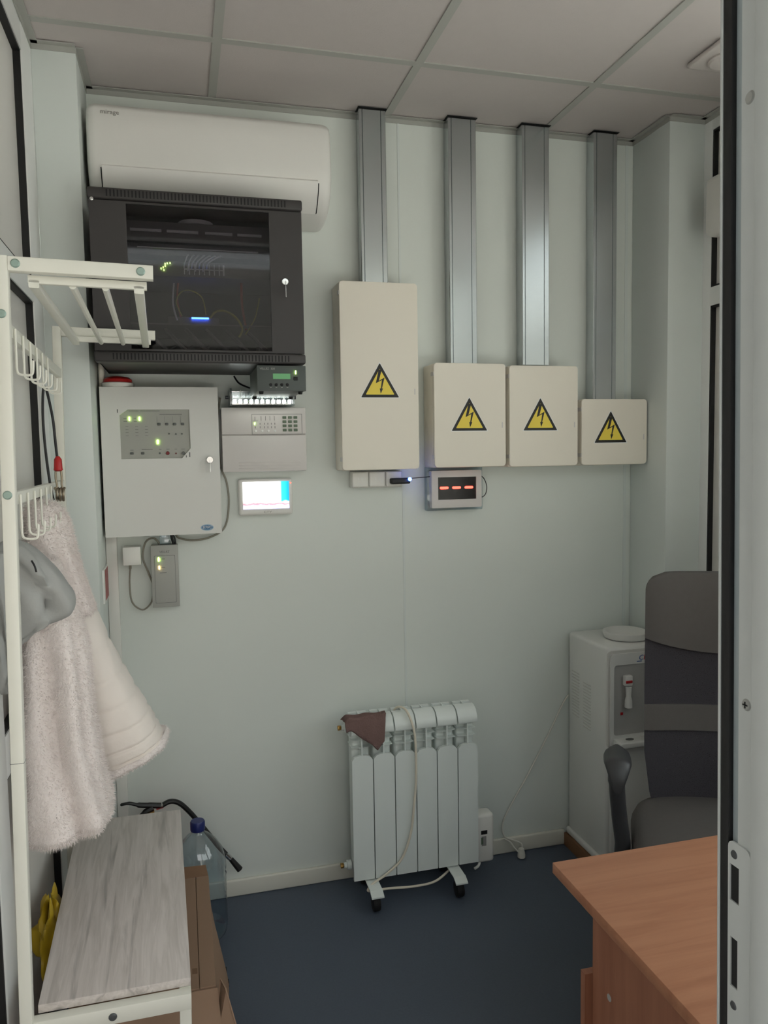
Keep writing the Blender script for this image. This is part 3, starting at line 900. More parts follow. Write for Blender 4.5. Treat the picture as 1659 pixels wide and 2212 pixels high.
for x0, x1, z0, z1, tx, tz, lab in boxes:
    t = thing('electrical_box', lab, 'electrical box', ((x0+x1)/2, YB, z0), group='cream electrical boxes')
    G().box(x0 - .001, x1 - .001, PY + .014, YB - .0005, z0 - .002, z1 - .001, .007, 3).done('enclosure', 'cream', t)
    d = G().plate(rrect(x0, x1, z0, z1, .012), [], PY + .0025, PY + .016).plate(rrect(x0 + .0012, x1 - .0012, z0 + .0012, z1 - .0012, .011), [], PY, PY + .004).done('door', 'cream', t)
    zm = tz + .02
    G().box(x1 - .016, x1 - .012, PY - .0005, PY + .002, zm - .010, zm + .010).done('latch', 'keypad_white', d, smooth=0)
    for hz in (z0 + .03, z1 - .045):
        G().box(x0 - .0015, x0 + .002, PY + .002, PY + .03, hz, hz + .014).done('hinge', 'keypad_white', d, smooth=0)
    s_ = .0675
    def tri(k):
        h = s_ * 1.735
        c = (tx, tz + h / 3)
        out = []
        base = [(tx, tz + h), (tx - s_, tz), (tx + s_, tz)]
        pts = [(c[0] + (p[0]-c[0]) * k, c[1] + (p[1]-c[1]) * k) for p in base]
        for i in range(3):   # small rounded corners
            p, q, r = Vector(pts[i-1]), Vector(pts[i]), Vector(pts[(i+1) % 3])
            a, b = (p - q).normalized() * .003, (r - q).normalized() * .003
            out += [tuple(q + a), tuple(q + (a + b) * .28), tuple(q + b)]
        return out
    sg = G().plate(tri(1.06), [], PY - .0004, PY).done('warning_triangle', 'white_print', t, smooth=0, label='yellow and black high-voltage warning triangle')
    G().plate(tri(1.0), [], PY - .0007, PY).done('black_border', 'black_print', sg, smooth=0)
    G().plate(tri(.76), [], PY - .0010, PY).done('yellow_field', 'yellow', sg, smooth=0)
    G().plate(bolt(tx, tz + .002, .068), [], PY - .0013, PY).done('lightning_bolt', 'black_print', sg, smooth=0)

# ------------------------------------------------------------------ sockets, adapter, digit display
t = thing('triple_socket', 'white triple wall socket below the tall electrical box', 'socket', (.677, YB, 1.452))
G().box(.584, .771, YB - .038, YB - .0005, 1.451, 1.509, .004).done('base', 'white_plastic', t)
for k in range(3):
    c = G().box(.585 + .062*k, .645 + .062*k, YB - .046, YB - .036, 1.453, 1.508, .006, 3).done('socket_cover', 'white_plastic', t)
    if k < 2:
        for dx in (-.006, .006):
            G().box(.614 + .062*k + dx - .0012, .614 + .062*k + dx + .0012, YB - .0465, YB - .044, 1.478, 1.488).done('socket_hole', 'white_print', c, smooth=0)
t = thing('usb_adapter', 'black plug adapter with a glowing blue light in the triple socket', 'adapter', (.75, YB - .06, 1.46))
G().box(.722, .792, YB - .075, YB - .042, 1.463, 1.484, .005, 3).done('case', 'cable_black', t)
G().lathe([(0, -.006), (.005, -.005), (.0068, 0)], (.789, YB - .074, 1.479), 'y', 20).done('blue_light', 'led_blue', t)
G().lathe([(0, -.0072), (.0036, -.0062), (.0042, -.005)], (.789, YB - .074, 1.479), 'y', 20).done('light_core', 'led_blue_core', t)
DY = 2.653
t = thing('digit_display', 'white framed display showing three red dashes below an electrical box', 'display', (.976, YB, 1.36))
G().box(.866, 1.086, DY + .022, YB - .0005, 1.359, 1.520, .004).done('acrylic_back', 'clear_plastic', t)
G().plate(rrect(.879, 1.073, 1.370, 1.506, .004), [[(.9035, 1.4), (1.0515, 1.4), (1.0515, 1.482), (.9035, 1.482)]], DY, DY + .03).done('frame', 'keypad_white', t)
s_ = G().box(.90, 1.055, DY + .004, DY + .012, 1.397, 1.486).done('dark_screen', 'screen_black', t, smooth=0)
for x in (.928, .976, 1.024):
    G().plate(rrect(x - .0165, x + .0165, 1.4385, 1.4475, .0044), [], DY + .0025, DY + .005).done('red_dash', 'led_red', s_)
G().tube(spline([(.795, YB - .055, 1.481), (.83, YB - .03, 1.482), (.88, YB - .03, 1.485)], 5), .0016, 6).done('feed_cable', 'cable_black', t)
G().tube(spline([(1.073, DY + .02, 1.486), (1.088, DY + .015, 1.474), (1.098, DY + .012, 1.445), (1.094, DY + .012, 1.418), (1.082, DY + .015, 1.405), (1.073, DY + .02, 1.407)], 6), .0018, 6).done('side_cable', 'cable_black', t)

# ------------------------------------------------------------------ hall stand with bench
t = thing('hall_stand', 'white tubular hall stand with hook rails, top shelf and wood-look bench', 'hall stand', (-.330, 1.52, 0), local=True)
t.matrix_world = Matrix.Translation((-.330, 1.52, 0)) @ Matrix.Rotation(math.radians(1.45), 4, 'Z') @ Matrix.Rotation(math.radians(1.05), 4, 'Y')
HS = t
PW = .0115
LN = .77
for y in (0, LN):
    p_ = G().box(-PW, PW, y - PW, y + PW, 0, 1.933, .0025, axes='z').done('post', 'rack_frame_white', t)
    if y == 0:
        G().box(-PW - .0003, PW + .0003, -PW - .0003, PW + .0003, 1.012, 1.0128).done('post_joint', 'button_grey', p_, smooth=0)
    for z in (1.831, 1.509):
        G().lathe([(0, -.003), (.006, -.0028), (.008, -.001), (.008, 0)], (-.001, y - PW if y == 0 else y + PW, z), 'y', 16).done('bolt', 'bolt_green', p_)
    sf = G().box(PW, .258, y - PW, y + PW, 1.907, 1.933, .003, axes='x').done('shelf_tube', 'rack_frame_white', t)
    if y == 0:
        for x in (.024, .236):
            G().lathe([(0, -.003), (.006, -.0028), (.008, -.001), (.008, 0)], (x, -PW, 1.920), 'y', 16).done('bolt', 'bolt_green', sf)
ins = G().box(.04, .246, .013, .025, 1.892, 1.907, .002, axes='x').done('shelf_frame', 'rack_frame_white', t)
G().box(.04, .246, LN - .025, LN - .013, 1.892, 1.907, .002, axes='x').done('shelf_frame', 'rack_frame_white', t)
for x, w_ in ((.050, .009), (.232, .009)):
    G().box(x - w_, x + w_, .013, LN - .013, 1.884, 1.898, .002, axes='y').done('shelf_bar', 'rack_frame_white', ins)
for x in (.115, .172):
    G().tube([(x, .02, 1.893), (x, LN - .02, 1.893)], .0065, 10).done('shelf_bar', 'rack_frame_white', ins)
for zr in (1.818, 1.514):
    rl = G().box(-.004, .010, PW, LN - PW, zr - .024, zr, .002, axes='y').done('hook_rail', 'rack_frame_white', t)
    for k in range(6):
        y = .035 + .085 * k
        G().tube(spline([(.013, y, zr - .006), (.0135, y, zr - .06), (.0145, y, zr - .083), (.022, y, zr - .089), (.036, y, zr - .089), (.041, y, zr - .083), (.042, y, zr - .062)], 4), .0024, 6).done('hook', 'rack_frame_white', rl)
bd = G().box(.018, .304, .012, LN + .02, .506, .5235, .0015).done('bench_board', 'bench_wood', t)
for y in (0, LN):
    r_ = G().box(PW, .304, y - PW, y + PW, .472, .5055, .002, axes='x').done('bench_rail', 'rack_frame_white', t)
    G().box(.281, .304, y - PW, y + PW, 0.008, .4725, .002, axes='z').done('leg', 'rack_frame_white', t)
    if y == 0:
        G().lathe([(0, -.004), (.006, -.0035), (.008, -.001), (.008, 0)], (.155, -PW, .488), 'y', 16).done('bolt', 'steel_dark', r_)
G().box(.281, .304, PW, LN - PW, .472, .5055, .002, axes='y').done('bench_rail', 'rack_frame_white', t)

# ------------------------------------------------------------------ soft things
def interp_rows(rows, n):
    V = [r for r in rows]
    out = []
    segs = len(V) - 1
    for i in range(n + 1):
        f = i * segs / n
        k = min(int(f), segs - 1)
        u = f - k
        p0, p1, p2, p3 = V[max(k-1, 0)], V[k], V[k+1], V[min(k+2, segs)]
        out.append([0.5*((2*b) + (c-a)*u + (2*a-5*b+4*c-d)*u*u + (3*b-a-3*c+d)*u**3) for a, b, c, d in zip(p0, p1, p2, p3)])
    return out
def soft(rows, n, m_, fold, ex=0.8, xmin=None):
    """closed soft body: each row = (left x, left z, right x, right z, y centre, half thickness)"""
    R = interp_rows(rows, n)
    g = G()
    out = []
    for i, (lx, lz, rx, rz, yc, ty) in enumerate(R):
        ring = []
        f = i / n
        for k in range(m_):
            a = 2 * PI * k / m_
            ca, sa = math.cos(a), math.sin(a)
            u = math.copysign(abs(ca) ** ex, ca)
            v = math.copysign(abs(sa) ** ex, sa)
            s_ = 1 + fold(a, f)
            x = (lx + rx) / 2 + (rx - lx) / 2 * u * s_
            z = (lz + rz) / 2 + (rz - lz) / 2 * u
            y = yc + ty * v * s_
            if xmin is not None and x < xmin: x = xmin + (x - xmin) * .02
            ring.append((x, y, z))
        out.append(ring)
    g.grid(out, closed_u=True, cap=True)
    return g
def pile(name, src, mt, parent, count, length, wid):
    me = src.data
    tris, areas = [], []
    me.calc_loop_triangles()
    for tr_ in me.loop_triangles:
        tris.append([me.vertices[i].co for i in tr_.vertices])
        areas.append(tr_.area)
    pick = random.choices(range(len(tris)), weights=areas, k=count)
    vs, fs = [], []
    for i in pick:
        a, b, c = tris[i]
        u, v = random.random(), random.random()
        if u + v > 1: u, v = 1 - u, 1 - v
        p = a + (b - a) * u + (c - a) * v
        nn = (b - a).cross(c - a)
        if nn.length < 1e-12: continue
        nn.normalize()
        d = (nn * random.uniform(.55, 1.0) + Vector((random.uniform(-.6, .6), random.uniform(-.6, .6), random.uniform(-1.0, .2))) * .8).normalized()
        side = d.cross(Vector((random.uniform(-1, 1), random.uniform(-1, 1), random.uniform(-1, 1))))
        if side.length < 1e-6: continue
        side = side.normalized() * wid
        L_ = length * random.uniform(.5, 1.1)
        q = len(vs)
        vs += [p - side - nn * .001, p + side - nn * .001, p + d * L_]
        fs.append((q, q + 1, q + 2))
    m2 = bpy.data.meshes.new(name)
    m2.from_pydata([tuple(v) for v in vs], [], fs)
    m2.materials.append(M[mt])
    o = bpy.data.objects.new(name, m2)
    o.parent = parent
    ORG[o] = ORG[parent]
    o['kind'] = 'stuff'
    COL.objects.link(o)
    return o

t = thing('winter_coat', 'pale pink faux-fur coat with quilted lining hanging on the hall stand', 'coat', (-.27, 1.92, .73))
def dang(a, b):
    return (a - b + PI) % (2 * PI) - PI
def f_fur(a, f):
    g1 = dang(a, -1.75 + .75 * f)
    g2 = dang(a, -.75 + .35 * f)
    w = min(1, f * 3) * (1 - .55 * max(0, f - .75) / .25)
    return -.30 * w * math.exp(-(g1 / .22) ** 2) + .08 * w * math.exp(-(dang(g1, .55) / .3) ** 2) - .12 * w * math.exp(-(g2 / .18) ** 2) + .03 * math.sin(7 * a + 9 * f) + .02 * math.sin(33 * f + 2 * a)
fb = soft([(-.363, 1.34, -.275, 1.35, 1.84, .05), (-.363, 1.24, -.240, 1.25, 1.835, .075), (-.364, 1.13, -.218, 1.15, 1.83, .095), (-.364, 1.0, -.211, 1.01, 1.83, .105), (-.364, .90, -.200, .90, 1.83, .11), (-.364, .82, -.186, .82, 1.825, .115), (-.364, .765, -.180, .775, 1.82, .115), (-.362, .742, -.184, .757, 1.82, .108), (-.355, .728, -.200, .744, 1.82, .09), (-.335, .722, -.235, .732, 1.82, .05)], 54, 48, f_fur, xmin=-.366).done('fur_front', 'fur', t, smooth=80)
pile('fur_pile', fb, 'fur', fb, 26000, .011, .0007)
hd = soft([(-.335, 1.474, -.305, 1.474, 1.93, .02), (-.348, 1.464, -.282, 1.462, 1.935, .05), (-.352, 1.43, -.264, 1.43, 1.94, .07), (-.355, 1.37, -.252, 1.37, 1.945, .08), (-.355, 1.29, -.236, 1.29, 1.96, .08), (-.355, 1.20, -.215, 1.20, 1.98, .07)], 30, 36, lambda a, f: .05 * math.sin(4 * a + 5 * f) + .04 * math.sin(9 * a - 7 * f), xmin=-.366).done('fur_hood', 'fur', t, smooth=80)
pile('fur_pile', hd, 'fur', hd, 12000, .013, .0007)
def f_q(a, f):
    ph = f * 8 + .16 * math.sin(a * 2 + 1)
    seam = math.exp(-(((ph % 1) - .5) / .10) ** 2)
    return .05 * math.sin(2 * a + 4 * f) - .055 * seam + .014 * math.sin(13 * a + 22 * f) * math.sin(9 * f + 3 * a) + .012 * math.sin(29 * a - 50 * f)
qb = soft([(-.35, 1.31, -.250, 1.31, 2.04, .05), (-.345, 1.19, -.221, 1.19, 2.05, .075), (-.335, 1.08, -.187, 1.088, 2.055, .09), (-.325, .97, -.146, 1.0, 2.06, .10), (-.31, .88, -.104, .925, 2.06, .105), (-.275, .81, -.078, .875, 2.06, .105), (-.245, .775, -.064, .85, 2.06, .10)], 90, 44, f_q, xmin=-.366).done('quilted_side', 'quilt', t, smooth=80)
qh = soft([(-.262, .780, -.062, .858, 2.06, .085), (-.256, .768, -.056, .848, 2.06, .103), (-.249, .754, -.058, .834, 2.06, .103), (-.240, .745, -.070, .824, 2.06, .08)], 8, 40, lambda a, f: .02 * math.sin(9 * a), xmin=-.366).done('fur_hem', 'fur', t, smooth=80)
pile('fur_pile', qh, 'fur', qh, 5000, .008, .0006)

t = thing('grey_jacket', 'grey fabric jacket hood hanging in front of the pale fur coat', 'jacket', (-.31, 1.70, 1.1))
def f_g(a, f):
    c1 = dang(a, -2.3 + 2.2 * f)
    c2 = dang(a, -.2 - 1.6 * f)
    return -.42 * math.exp(-(c1 / .26) ** 2) * math.sin(PI * min(1, f * 1.1)) + .12 * math.exp(-(dang(c1, .5) / .25) ** 2) - .2 * math.exp(-(c2 / .16) ** 2) + .05 * math.sin(5 * a - 8 * f) + .03 * math.sin(3 * a + 13 * f)
soft([(-.345, 1.412, -.325, 1.408, 1.70, .015), (-.362, 1.402, -.300, 1.392, 1.70, .04), (-.364, 1.375, -.272, 1.362, 1.705, .06), (-.364, 1.335, -.245, 1.325, 1.71, .07), (-.364, 1.295, -.228, 1.292, 1.71, .07), (-.364, 1.255, -.232, 1.258, 1.71, .065), (-.364, 1.215, -.252, 1.24, 1.71, .055), (-.364, 1.185, -.295, 1.222, 1.705, .04), (-.362, 1.165, -.325, 1.195, 1.70, .02)], 40, 36, f_g, xmin=-.366).done('hood', 'grey_cloth', t, smooth=80)
soft([(-.364, 1.39, -.335, 1.39, 1.665, .04), (-.365, 1.30, -.333, 1.30, 1.66, .055), (-.365, 1.2, -.331, 1.2, 1.66, .06), (-.365, 1.13, -.333, 1.13, 1.66, .055), (-.364, 1.11, -.338, 1.11, 1.66, .03)], 20, 28, f_g, xmin=-.366).done('jacket_body', 'grey_cloth', t, smooth=80)
G().tube(spline([(-.292, 1.640, 1.372), (-.286, 1.634, 1.362), (-.284, 1.637, 1.350)], 4), .002, 6).done('draw_cord', 'cable_black', t)

# immersion heater on the upper hooks
t = thing('immersion_heater', 'coiled immersion heater with a red handle and black cable on a hook', 'immersion heater', (-.29, 2.02, 1.47))
G().tube(spline([(-.290, 2.02, 1.572), (-.293, 2.02, 1.62), (-.296, 2.02, 1.67), (-.306, 2.02, 1.735), (-.312, 2.02, 1.745), (-.316, 2.02, 1.72), (-.318, 2.02, 1.66), (-.315, 2.02, 1.58), (-.308, 2.02, 1.50), (-.303, 2.02, 1.472)], 7), .0032, 8).done('cable', 'cable_black', t)
G().lathe([(.004, .034), (.009, .026), (.010, .006), (.011, 0), (.006, -.003)], (-.289, 2.02, 1.545), 'z', 16).done('handle', 'red_plastic', t)
for dx in (-.006, .006):
    G().tube(spline([(-.289 + dx, 2.02, 1.545), (-.289 + dx * 1.15, 2.02, 1.525), (-.288 + dx * .9, 2.018, 1.508), (-.287 + dx * 1.5, 2.016, 1.494)], 5), .0027, 8).done('heating_rod', 'heater_metal', t)
G().tube([(-.2985 + .0072 * k / 14, 2.02 + .013 * math.sin(2*PI*k/14), 1.486 + .015 * math.cos(2*PI*k/14)) for k in range(14 * 3 + 1)], .0032, 8).done('heating_coil', 'heater_metal', t)

# ------------------------------------------------------------------ under the bench
t = thing('cardboard_box', 'brown cardboard box with open flaps under the bench', 'box', (-.12, 1.99, 0))
rows = []
for k in range(13):
    y = 1.745 + .49 * k / 12
    bl = .034 * math.sin(PI * min(1, k / 10)) ** 1.3
    rows.append([(-.285, y, 0), (.040, y, 0), (.042 + bl * .8, y, .10), (.040 + bl, y, .20), (.038 + bl * .5, y, .29), (.036, y, .342), (-.285, y, .342)])
G().grid(rows, closed_u=True, cap=True).done('carton', 'cardboard', t, smooth=25)
G().box(-.285, -.001, 1.747, 2.232, .343, .3465).done('top_flap', 'cardboard', t, smooth=0)
G().box(.001, .0365, 1.747, 2.232, .343, .3465).done('top_flap', 'cardboard', t, smooth=0)
def slab(name, q, th, mt, parent):
    a, b, c, d = [Vector(p) for p in q]
    nn = (b - a).cross(d - a).normalized() * th
    t_ = G()
    t_.grid([[a, b, b + nn, a + nn], [d, c, c + nn, d + nn]], closed_u=True, cap=True)
    return t_.done(name, mt, parent, smooth=0)
slab('end_flap', [(-.28, 1.742, .343), (.040, 1.742, .343), (.050, 1.655, .235), (-.28, 1.655, .235)], .0035, 'cardboard', t)
slab('side_flap', [(.046, 1.760, .352), (.056, 1.722, .352), (.098, 1.66, .20), (.010, 1.66, .18)], .0035, 'cardboard', t)
slab('far_flap', [(-.05, 2.236, .343), (.036, 2.236, .343), (.030, 2.262, .362), (-.05, 2.262, .366)], .0035, 'cardboard_in', t)
G().box(-.016, -.004, 1.80, 1.82, .3463, .347).done('tape_mark', 'cardboard_in', t, smooth=0)
for xb, y in ((.0735, 1.95), (.0703, 2.0), (.0615, 2.05)):
    G().box(xb - .006, xb + .0012, y, y + .012, .192, .206).done('printed_mark', 'dark', t, smooth=0)

def blob(cx, cy, cz, rx, ry, rz, seed, amp, n=18, m_=26):
    rnd = random.Random(seed)
    ph = [(rnd.uniform(0, 6.28), rnd.uniform(0, 6.28), rnd.randint(2, 7), rnd.randint(2, 7)) for _ in range(6)]
    rows = []
    for i in range(1, n):
        th = PI * i / n
        row = []
        for k in range(m_):
            a = 2 * PI * k / m_
            s_ = 1 + amp * sum(math.sin(p[2] * a + p[0]) * math.sin(p[3] * th + p[1]) for p in ph) / 2.2
            row.append((cx + rx * s_ * math.sin(th) * math.cos(a), cy + ry * s_ * math.sin(th) * math.sin(a), cz + rz * s_ * math.cos(th)))
        rows.append(row)
    return G().grid(rows, closed_u=True, cap=True)
tag(blob(-.335, 1.90, .435, .032, .075, .088, 5, .30, 30, 44).done('yellow_bag', 'bag_yellow', smooth=40), 'crumpled yellow plastic bag on the box beside the left wall', 'bag')
tag(blob(-.20, 1.80, .384, .06, .05, .03, 9, .2).done('dark_bag', 'dark', smooth=60), 'dark crumpled bundle on the box under the bench', 'bundle')

# ------------------------------------------------------------------ water bottle and fire extinguisher
t = thing('water_bottle', 'large empty clear plastic water bottle with a blue cap', 'bottle', (.012, 2.50, 0))
pf = [(.0, .004), (.07, .002), (.082, .012), (.086, .03)]
for k in range(10):
    z = .04 + .018 * k
    pf += [(.087, z), (.0835, z + .009)]
pf += [(.087, .225), (.086, .25), (.078, .285), (.060, .315), (.038, .338), (.024, .348), (.0205, .353), (.0205, .362)]
G().lathe(pf, (.012, 2.50, 0), 'z', 40).done('bottle_body', 'clear_plastic', t, smooth=60)
G().lathe([(.0225, .358), (.0235, .361), (.0235, .386), (.021, .390), (0, .391)], (.012, 2.50, 0), 'z', 30).done('cap', 'cap_blue', t)
t = thing('fire_extinguisher', 'red fire extinguisher with black hose behind the bench', 'fire extinguisher', (-.14, 2.615, 0))
G().lathe([(.055, 0), (.058, .006), (.058, .305), (.055, .335), (.044, .357), (.024, .371), (.018, .373)], (-.14, 2.615, 0), 'z', 32).done('cylinder', 'ext_red', t)
v = G().lathe([(.012, .36), (.014, .37), (.014, .392), (.010, .40)], (-.14, 2.615, 0), 'z', 20).tube([(-.14, 2.60, .378), (-.14, 2.585, .378)], .011, 14).done('valve', 'brass', t)
G().tube(spline([(-.105, 2.615, .404), (-.14, 2.61, .412), (-.175, 2.605, .420), (-.205, 2.60, .432), (-.232, 2.60, .430)], 5), [.010]*6 + [.009]*5 + [.006]*5 + [.005]*4 + [.003], 8).done('upper_lever', 'ext_black', t)
G().tube(spline([(-.13, 2.61, .402), (-.155, 2.605, .392), (-.185, 2.60, .366), (-.215, 2.60, .335)], 5), [.011]*6 + [.009]*5 + [.007]*5, 8).done('carry_handle', 'ext_black', t)
G().tube([(-.120, 2.615, .400), (-.098, 2.615, .404)], .009, 12).done('hose_clamp', 'chrome', t)
hs = G().tube(spline([(-.104, 2.615, .402), (-.075, 2.62, .412), (-.045, 2.625, .400), (-.012, 2.63, .362), (.03, 2.635, .30), (.08, 2.635, .225), (.108, 2.63, .190)], 7), .0085, 10).done('hose', 'ext_black', t)
G().tube([(.104, 2.63, .194), (.120, 2.63, .176)], .0095, 12).done('nozzle_ring', 'chrome', t)
G().tube([(.118, 2.63, .178), (.150, 2.63, .132)], [.0085, .0115], 12).done('nozzle', 'ext_black', t)

# ------------------------------------------------------------------ radiator heater on castors
FYR = 2.52
t = thing('radiator_heater', 'white six-section radiator heater on black castors by the back wall', 'radiator', (.768, 2.56, 0))
sec0 = None
def section(x):
    c = x + .0385
    core = G()
    core.box(x + .006, x + .071, 2.555, 2.60, .095, .635, .01, 3)
    s_ = core.done('radiator_section', 'radiator', t)
    fp = [(x + .0015, .085), (x + .0755, .085), (x + .0755, .515), (x + .066, .527), (x + .052, .531), (c, .532), (x + .025, .531), (x + .011, .527), (x + .0015, .515)]
    G().plate(fp, [], FYR, FYR + .012).done('front_panel', 'radiator', s_)
    G().box(c - .0022, c + .0022, FYR + .004, 2.60, .10, .612).done('fin', 'radiator', s_, smooth=0)
    cp = [(FYR + .002, .605), (FYR - .002, .612), (FYR + .004, .632), (FYR + .016, .650), (FYR + .036, .660), (FYR + .055, .661), (FYR + .055, .654), (FYR + .036, .652), (FYR + .018, .642), (FYR + .008, .626)]
    G().grid([[(x + .002, y, z) for y, z in cp], [(x + .075, y, z) for y, z in cp]], closed_u=True, cap=True).done('top_cap', 'radiator', s_, smooth=50)
    for z in (.556, .582):
        pr_ = [(x + .004, 2.60), (x + .004, FYR + .016), (x + .02, FYR + .010), (c, FYR + .008), (x + .057, FYR + .010), (x + .073, FYR + .016), (x + .073, 2.60)]
        G().plate(pr_, [], z, z + .0016, 'xy').done('air_vane', 'radiator', s_, smooth=0)
    for z in (.655,):
        G().box(x + .006, x + .071, 2.590, 2.605, z - .004, z + .008).box(c - .002, c + .002, 2.57, 2.605, z - .004, z + .010).done('rear_bar', 'radiator', s_, smooth=0)
    return s_
s0 = section(.533)
for k in range(1, 6):
    c = s0.copy()
    COL.objects.link(c)
    c.parent = t
    c.location = (.0778 * k, 0, 0)
    for ch in s0.children:
        d_ = ch.copy()
        COL.objects.link(d_)
        d_.parent = c
for z in (.618, .118):
    pl = G().lathe([(.017, 0), (.017, -.014), (.010, -.016), (.010, -.026), (.0, -.027)], (.536, 2.577, z), 'x', 16).done('end_plug', 'radiator', t)
    G().lathe([(.007, -.026), (.009, -.030), (.009, -.038), (0, -.039)], (.536, 2.577, z), 'x', 8).done('plug_valve', 'brass', pl)
G().lathe([(.012, 0), (.012, .008), (0, .009)], (1.001, 2.577, .618), 'x', 14).done('end_plug', 'button_grey', t)
cb = G().box(1.0, 1.070, 2.545, 2.605, .062, .246, .012, 3).done('control_box', 'white_plastic', t)
G().box(1.018, 1.042, 2.5435, 2.546, .172, .186).done('control_display', 'dark', cb, smooth=0)
G().box(1.020, 1.038, 2.5442, 2.546, .128, .164).done('control_sticker', 'keypad_line', cb, smooth=0)
G().box(1.018, 1.026, 2.5440, 2.546, .134, .160).done('control_sticker', 'key_green', cb, smooth=0)
G().tube(spline([(1.02, 2.56, .08), (1.01, 2.55, .055), (.99, 2.54, .05)], 5), .005, 8).done('cable_bush', 'white_plastic', cb)
for x in (.598, .902):
    ft = G().box(x - .022, x + .022, 2.46, 2.66, .074, .079, .002).box(x - .020, x + .020, 2.555, 2.60, .078, .10).done('foot_plate', 'radiator', t)
    G().grid([[(x - .022, 2.462, .079), (x + .022, 2.462, .079), (x + .022, 2.462, .074), (x - .022, 2.462, .074)], [(x - .022, 2.435, .066), (x + .022, 2.435, .066), (x + .022, 2.435, .061), (x - .022, 2.435, .061)]], closed_u=True, cap=True).done('foot_lip', 'radiator', ft, smooth=0)
    for y in (2.468, 2.645):
        G().lathe([(.010, -.013), (.026, -.012), (.028, -.006), (.028, .006), (.026, .012), (.010, .013)], (x, y, .029), 'x', 22).box(x - .012, x + .012, y - .012, y + .014, .045, .0745, .003).done('castor', 'dark', ft)
G().tube(spline([(.70, 2.60, .640), (.715, 2.575, .672), (.735, 2.535, .672), (.752, 2.508, .62), (.760, 2.506, .55), (.760, 2.508, .42), (.750, 2.508, .32), (.738, 2.508, .235), (.705, 2.508, .150), (.65, 2.505, .105), (.60, 2.50, .082), (.575, 2.49, .064), (.60, 2.49, .060), (.66, 2.495, .055), (.74, 2.50, .045), (.82, 2.505, .046), (.88, 2.53, .06), (.93, 2.56, .078), (1.0, 2.57, .085)], 7), .0042, 8).done('power_cord', 'cord_cream', t)

# brown rag draped over the top left corner
def rag():
    pts = {}
    rows = []
    prof_ = [(2.575, .664), (2.555, .670), (2.535, .664), (2.520, .646), (2.5135, .62), (2.509, .585), (2.508, .55)]
    nu = 26
    for i in range(nu + 1):
        u = i / nu
        x = .508 + .158 * u
        drop = 0.56 + .42 * min(1, u / .8) if u < .8 else .98 - (u - .8) / .2 * .12
        row = []
        for j in range(19):
            v = j / 18 * drop
            f = v * (len(prof_) - 1)
            k = min(int(f), len(prof_) - 2)
            w_ = f - k
            y = prof_[k][0] * (1 - w_) + prof_[k+1][0] * w_
            z = prof_[k][1] * (1 - w_) + prof_[k+1][1] * w_
            if u < .1:
                z += -.012 * (1 - u / .1)
            y -= .004 + .004 * math.sin(9 * u + 3 * v) * v
            z += .007 * math.exp(-((v - .34 - .05 * math.sin(6 * u)) / .07) ** 2) + .002 * math.sin(14 * u)
            y -= .008 * math.exp(-((v - .34 - .05 * math.sin(6 * u)) / .07) ** 2)
            xx = x - .020 * v * (1 if u > .6 else 0) * (u - .6) / .4 + .03 * v * max(0, .5 - u)
            row.append((xx, y, z))
        rows.append(row)
    back = [[(p[0], p[1] + .005, p[2] - .005) for p in r] for r in rows]
    g = G()
    g.grid([r + b[::-1] for r, b in zip(rows, back)], closed_u=True, cap=True)
    return g
tag(rag().done('rag', 'rag', smooth=60), 'brown cloth rag draped over the left corner of the radiator', 'rag')

# ------------------------------------------------------------------ water cooler
CX0, CX1, CY0, CY1, CZ0, CZ1 = 1.447, 1.716, 2.402, 2.688, .052, .866
tag(G().box(1.43, 1.716, 2.385, 2.69, 0, .050, .001).done('wooden_plinth', 'wood_dark'), 'brown wooden board under the white water cooler', 'board')
t = thing('water_cooler', 'white water cooler with a red tap standing in the right corner', 'water cooler', (1.58, 2.55, .05))
G().box(CX0, CX1, CY0 + .006, CY1, CZ0 + .012, CZ1, .014, 3).done('body', 'cooler', t)
G().box(CX0 - .010, CX1, CY0 - .004, CY1, CZ0 - .0015, CZ0 + .026, .008, 3).done('base', 'cooler', t)
fr = G().plate(rrect(CX0 + .010, CX1 - .010, .50, CZ1 - .022, .014), [rrect(CX0 + .024, CX1 - .024, .545, .803, .012)], CY0 - .006, CY0 + .006).done('front_frame', 'cooler', t)
G().plate(rrect(CX0 + .004, CX1 - .004, .495, CZ1 - .012, .016), [], CY0, CY0 + .010).done('front_surround', 'cooler_edge', t)
G().box(CX0 + .022, CX1 - .022, CY0 - .0015, CY0 + .001, .545, .805).done('niche', 'cooler_grey', t, smooth=0)
tp = G().box(1.508, 1.538, CY0 - .020, CY0, .728, .765, .003).lathe([(.011, .725), (.009, .69), (.013, .675), (.014, .650), (.004, .645)], (1.523, CY0 - .016, 0), 'z', 16).done('tap', 'cooler', t)
G().box(1.510, 1.536, CY0 - .022, CY0 - .003, .738, .748, .002).done('tap_band', 'cooler_red', tp)
tp2 = G().box(1.608, 1.638, CY0 - .020, CY0, .728, .765, .003).lathe([(.011, .725), (.009, .69), (.013, .675), (.014, .650), (.004, .645)], (1.623, CY0 - .016, 0), 'z', 16).done('tap', 'cooler', t)
G().box(1.610, 1.636, CY0 - .022, CY0 - .003, .738, .748, .002).done('tap_band', 'cooler_blue', tp2)
G().box(1.500, 1.510, CY0 - .0025, CY0 - .0015, .618, .628).done('hot_mark', 'cooler_red', t, smooth=0)
dt = G().box(CX0 + .022, CX1 - .022, CY0 - .055, CY0, .512, .535, .006, 3).done('drip_tray', 'cooler', t)
G().plate(ellipse(1.523, CY0 - .026, .016, .010), [], .5352, .5362, 'xy').done('drip_hole', 'button_grey', dt)
lg = text('logo_letters', 'C', .026, (1.578, CY0 - .0065, .824), 'cooler_blue', t, shear=.2)
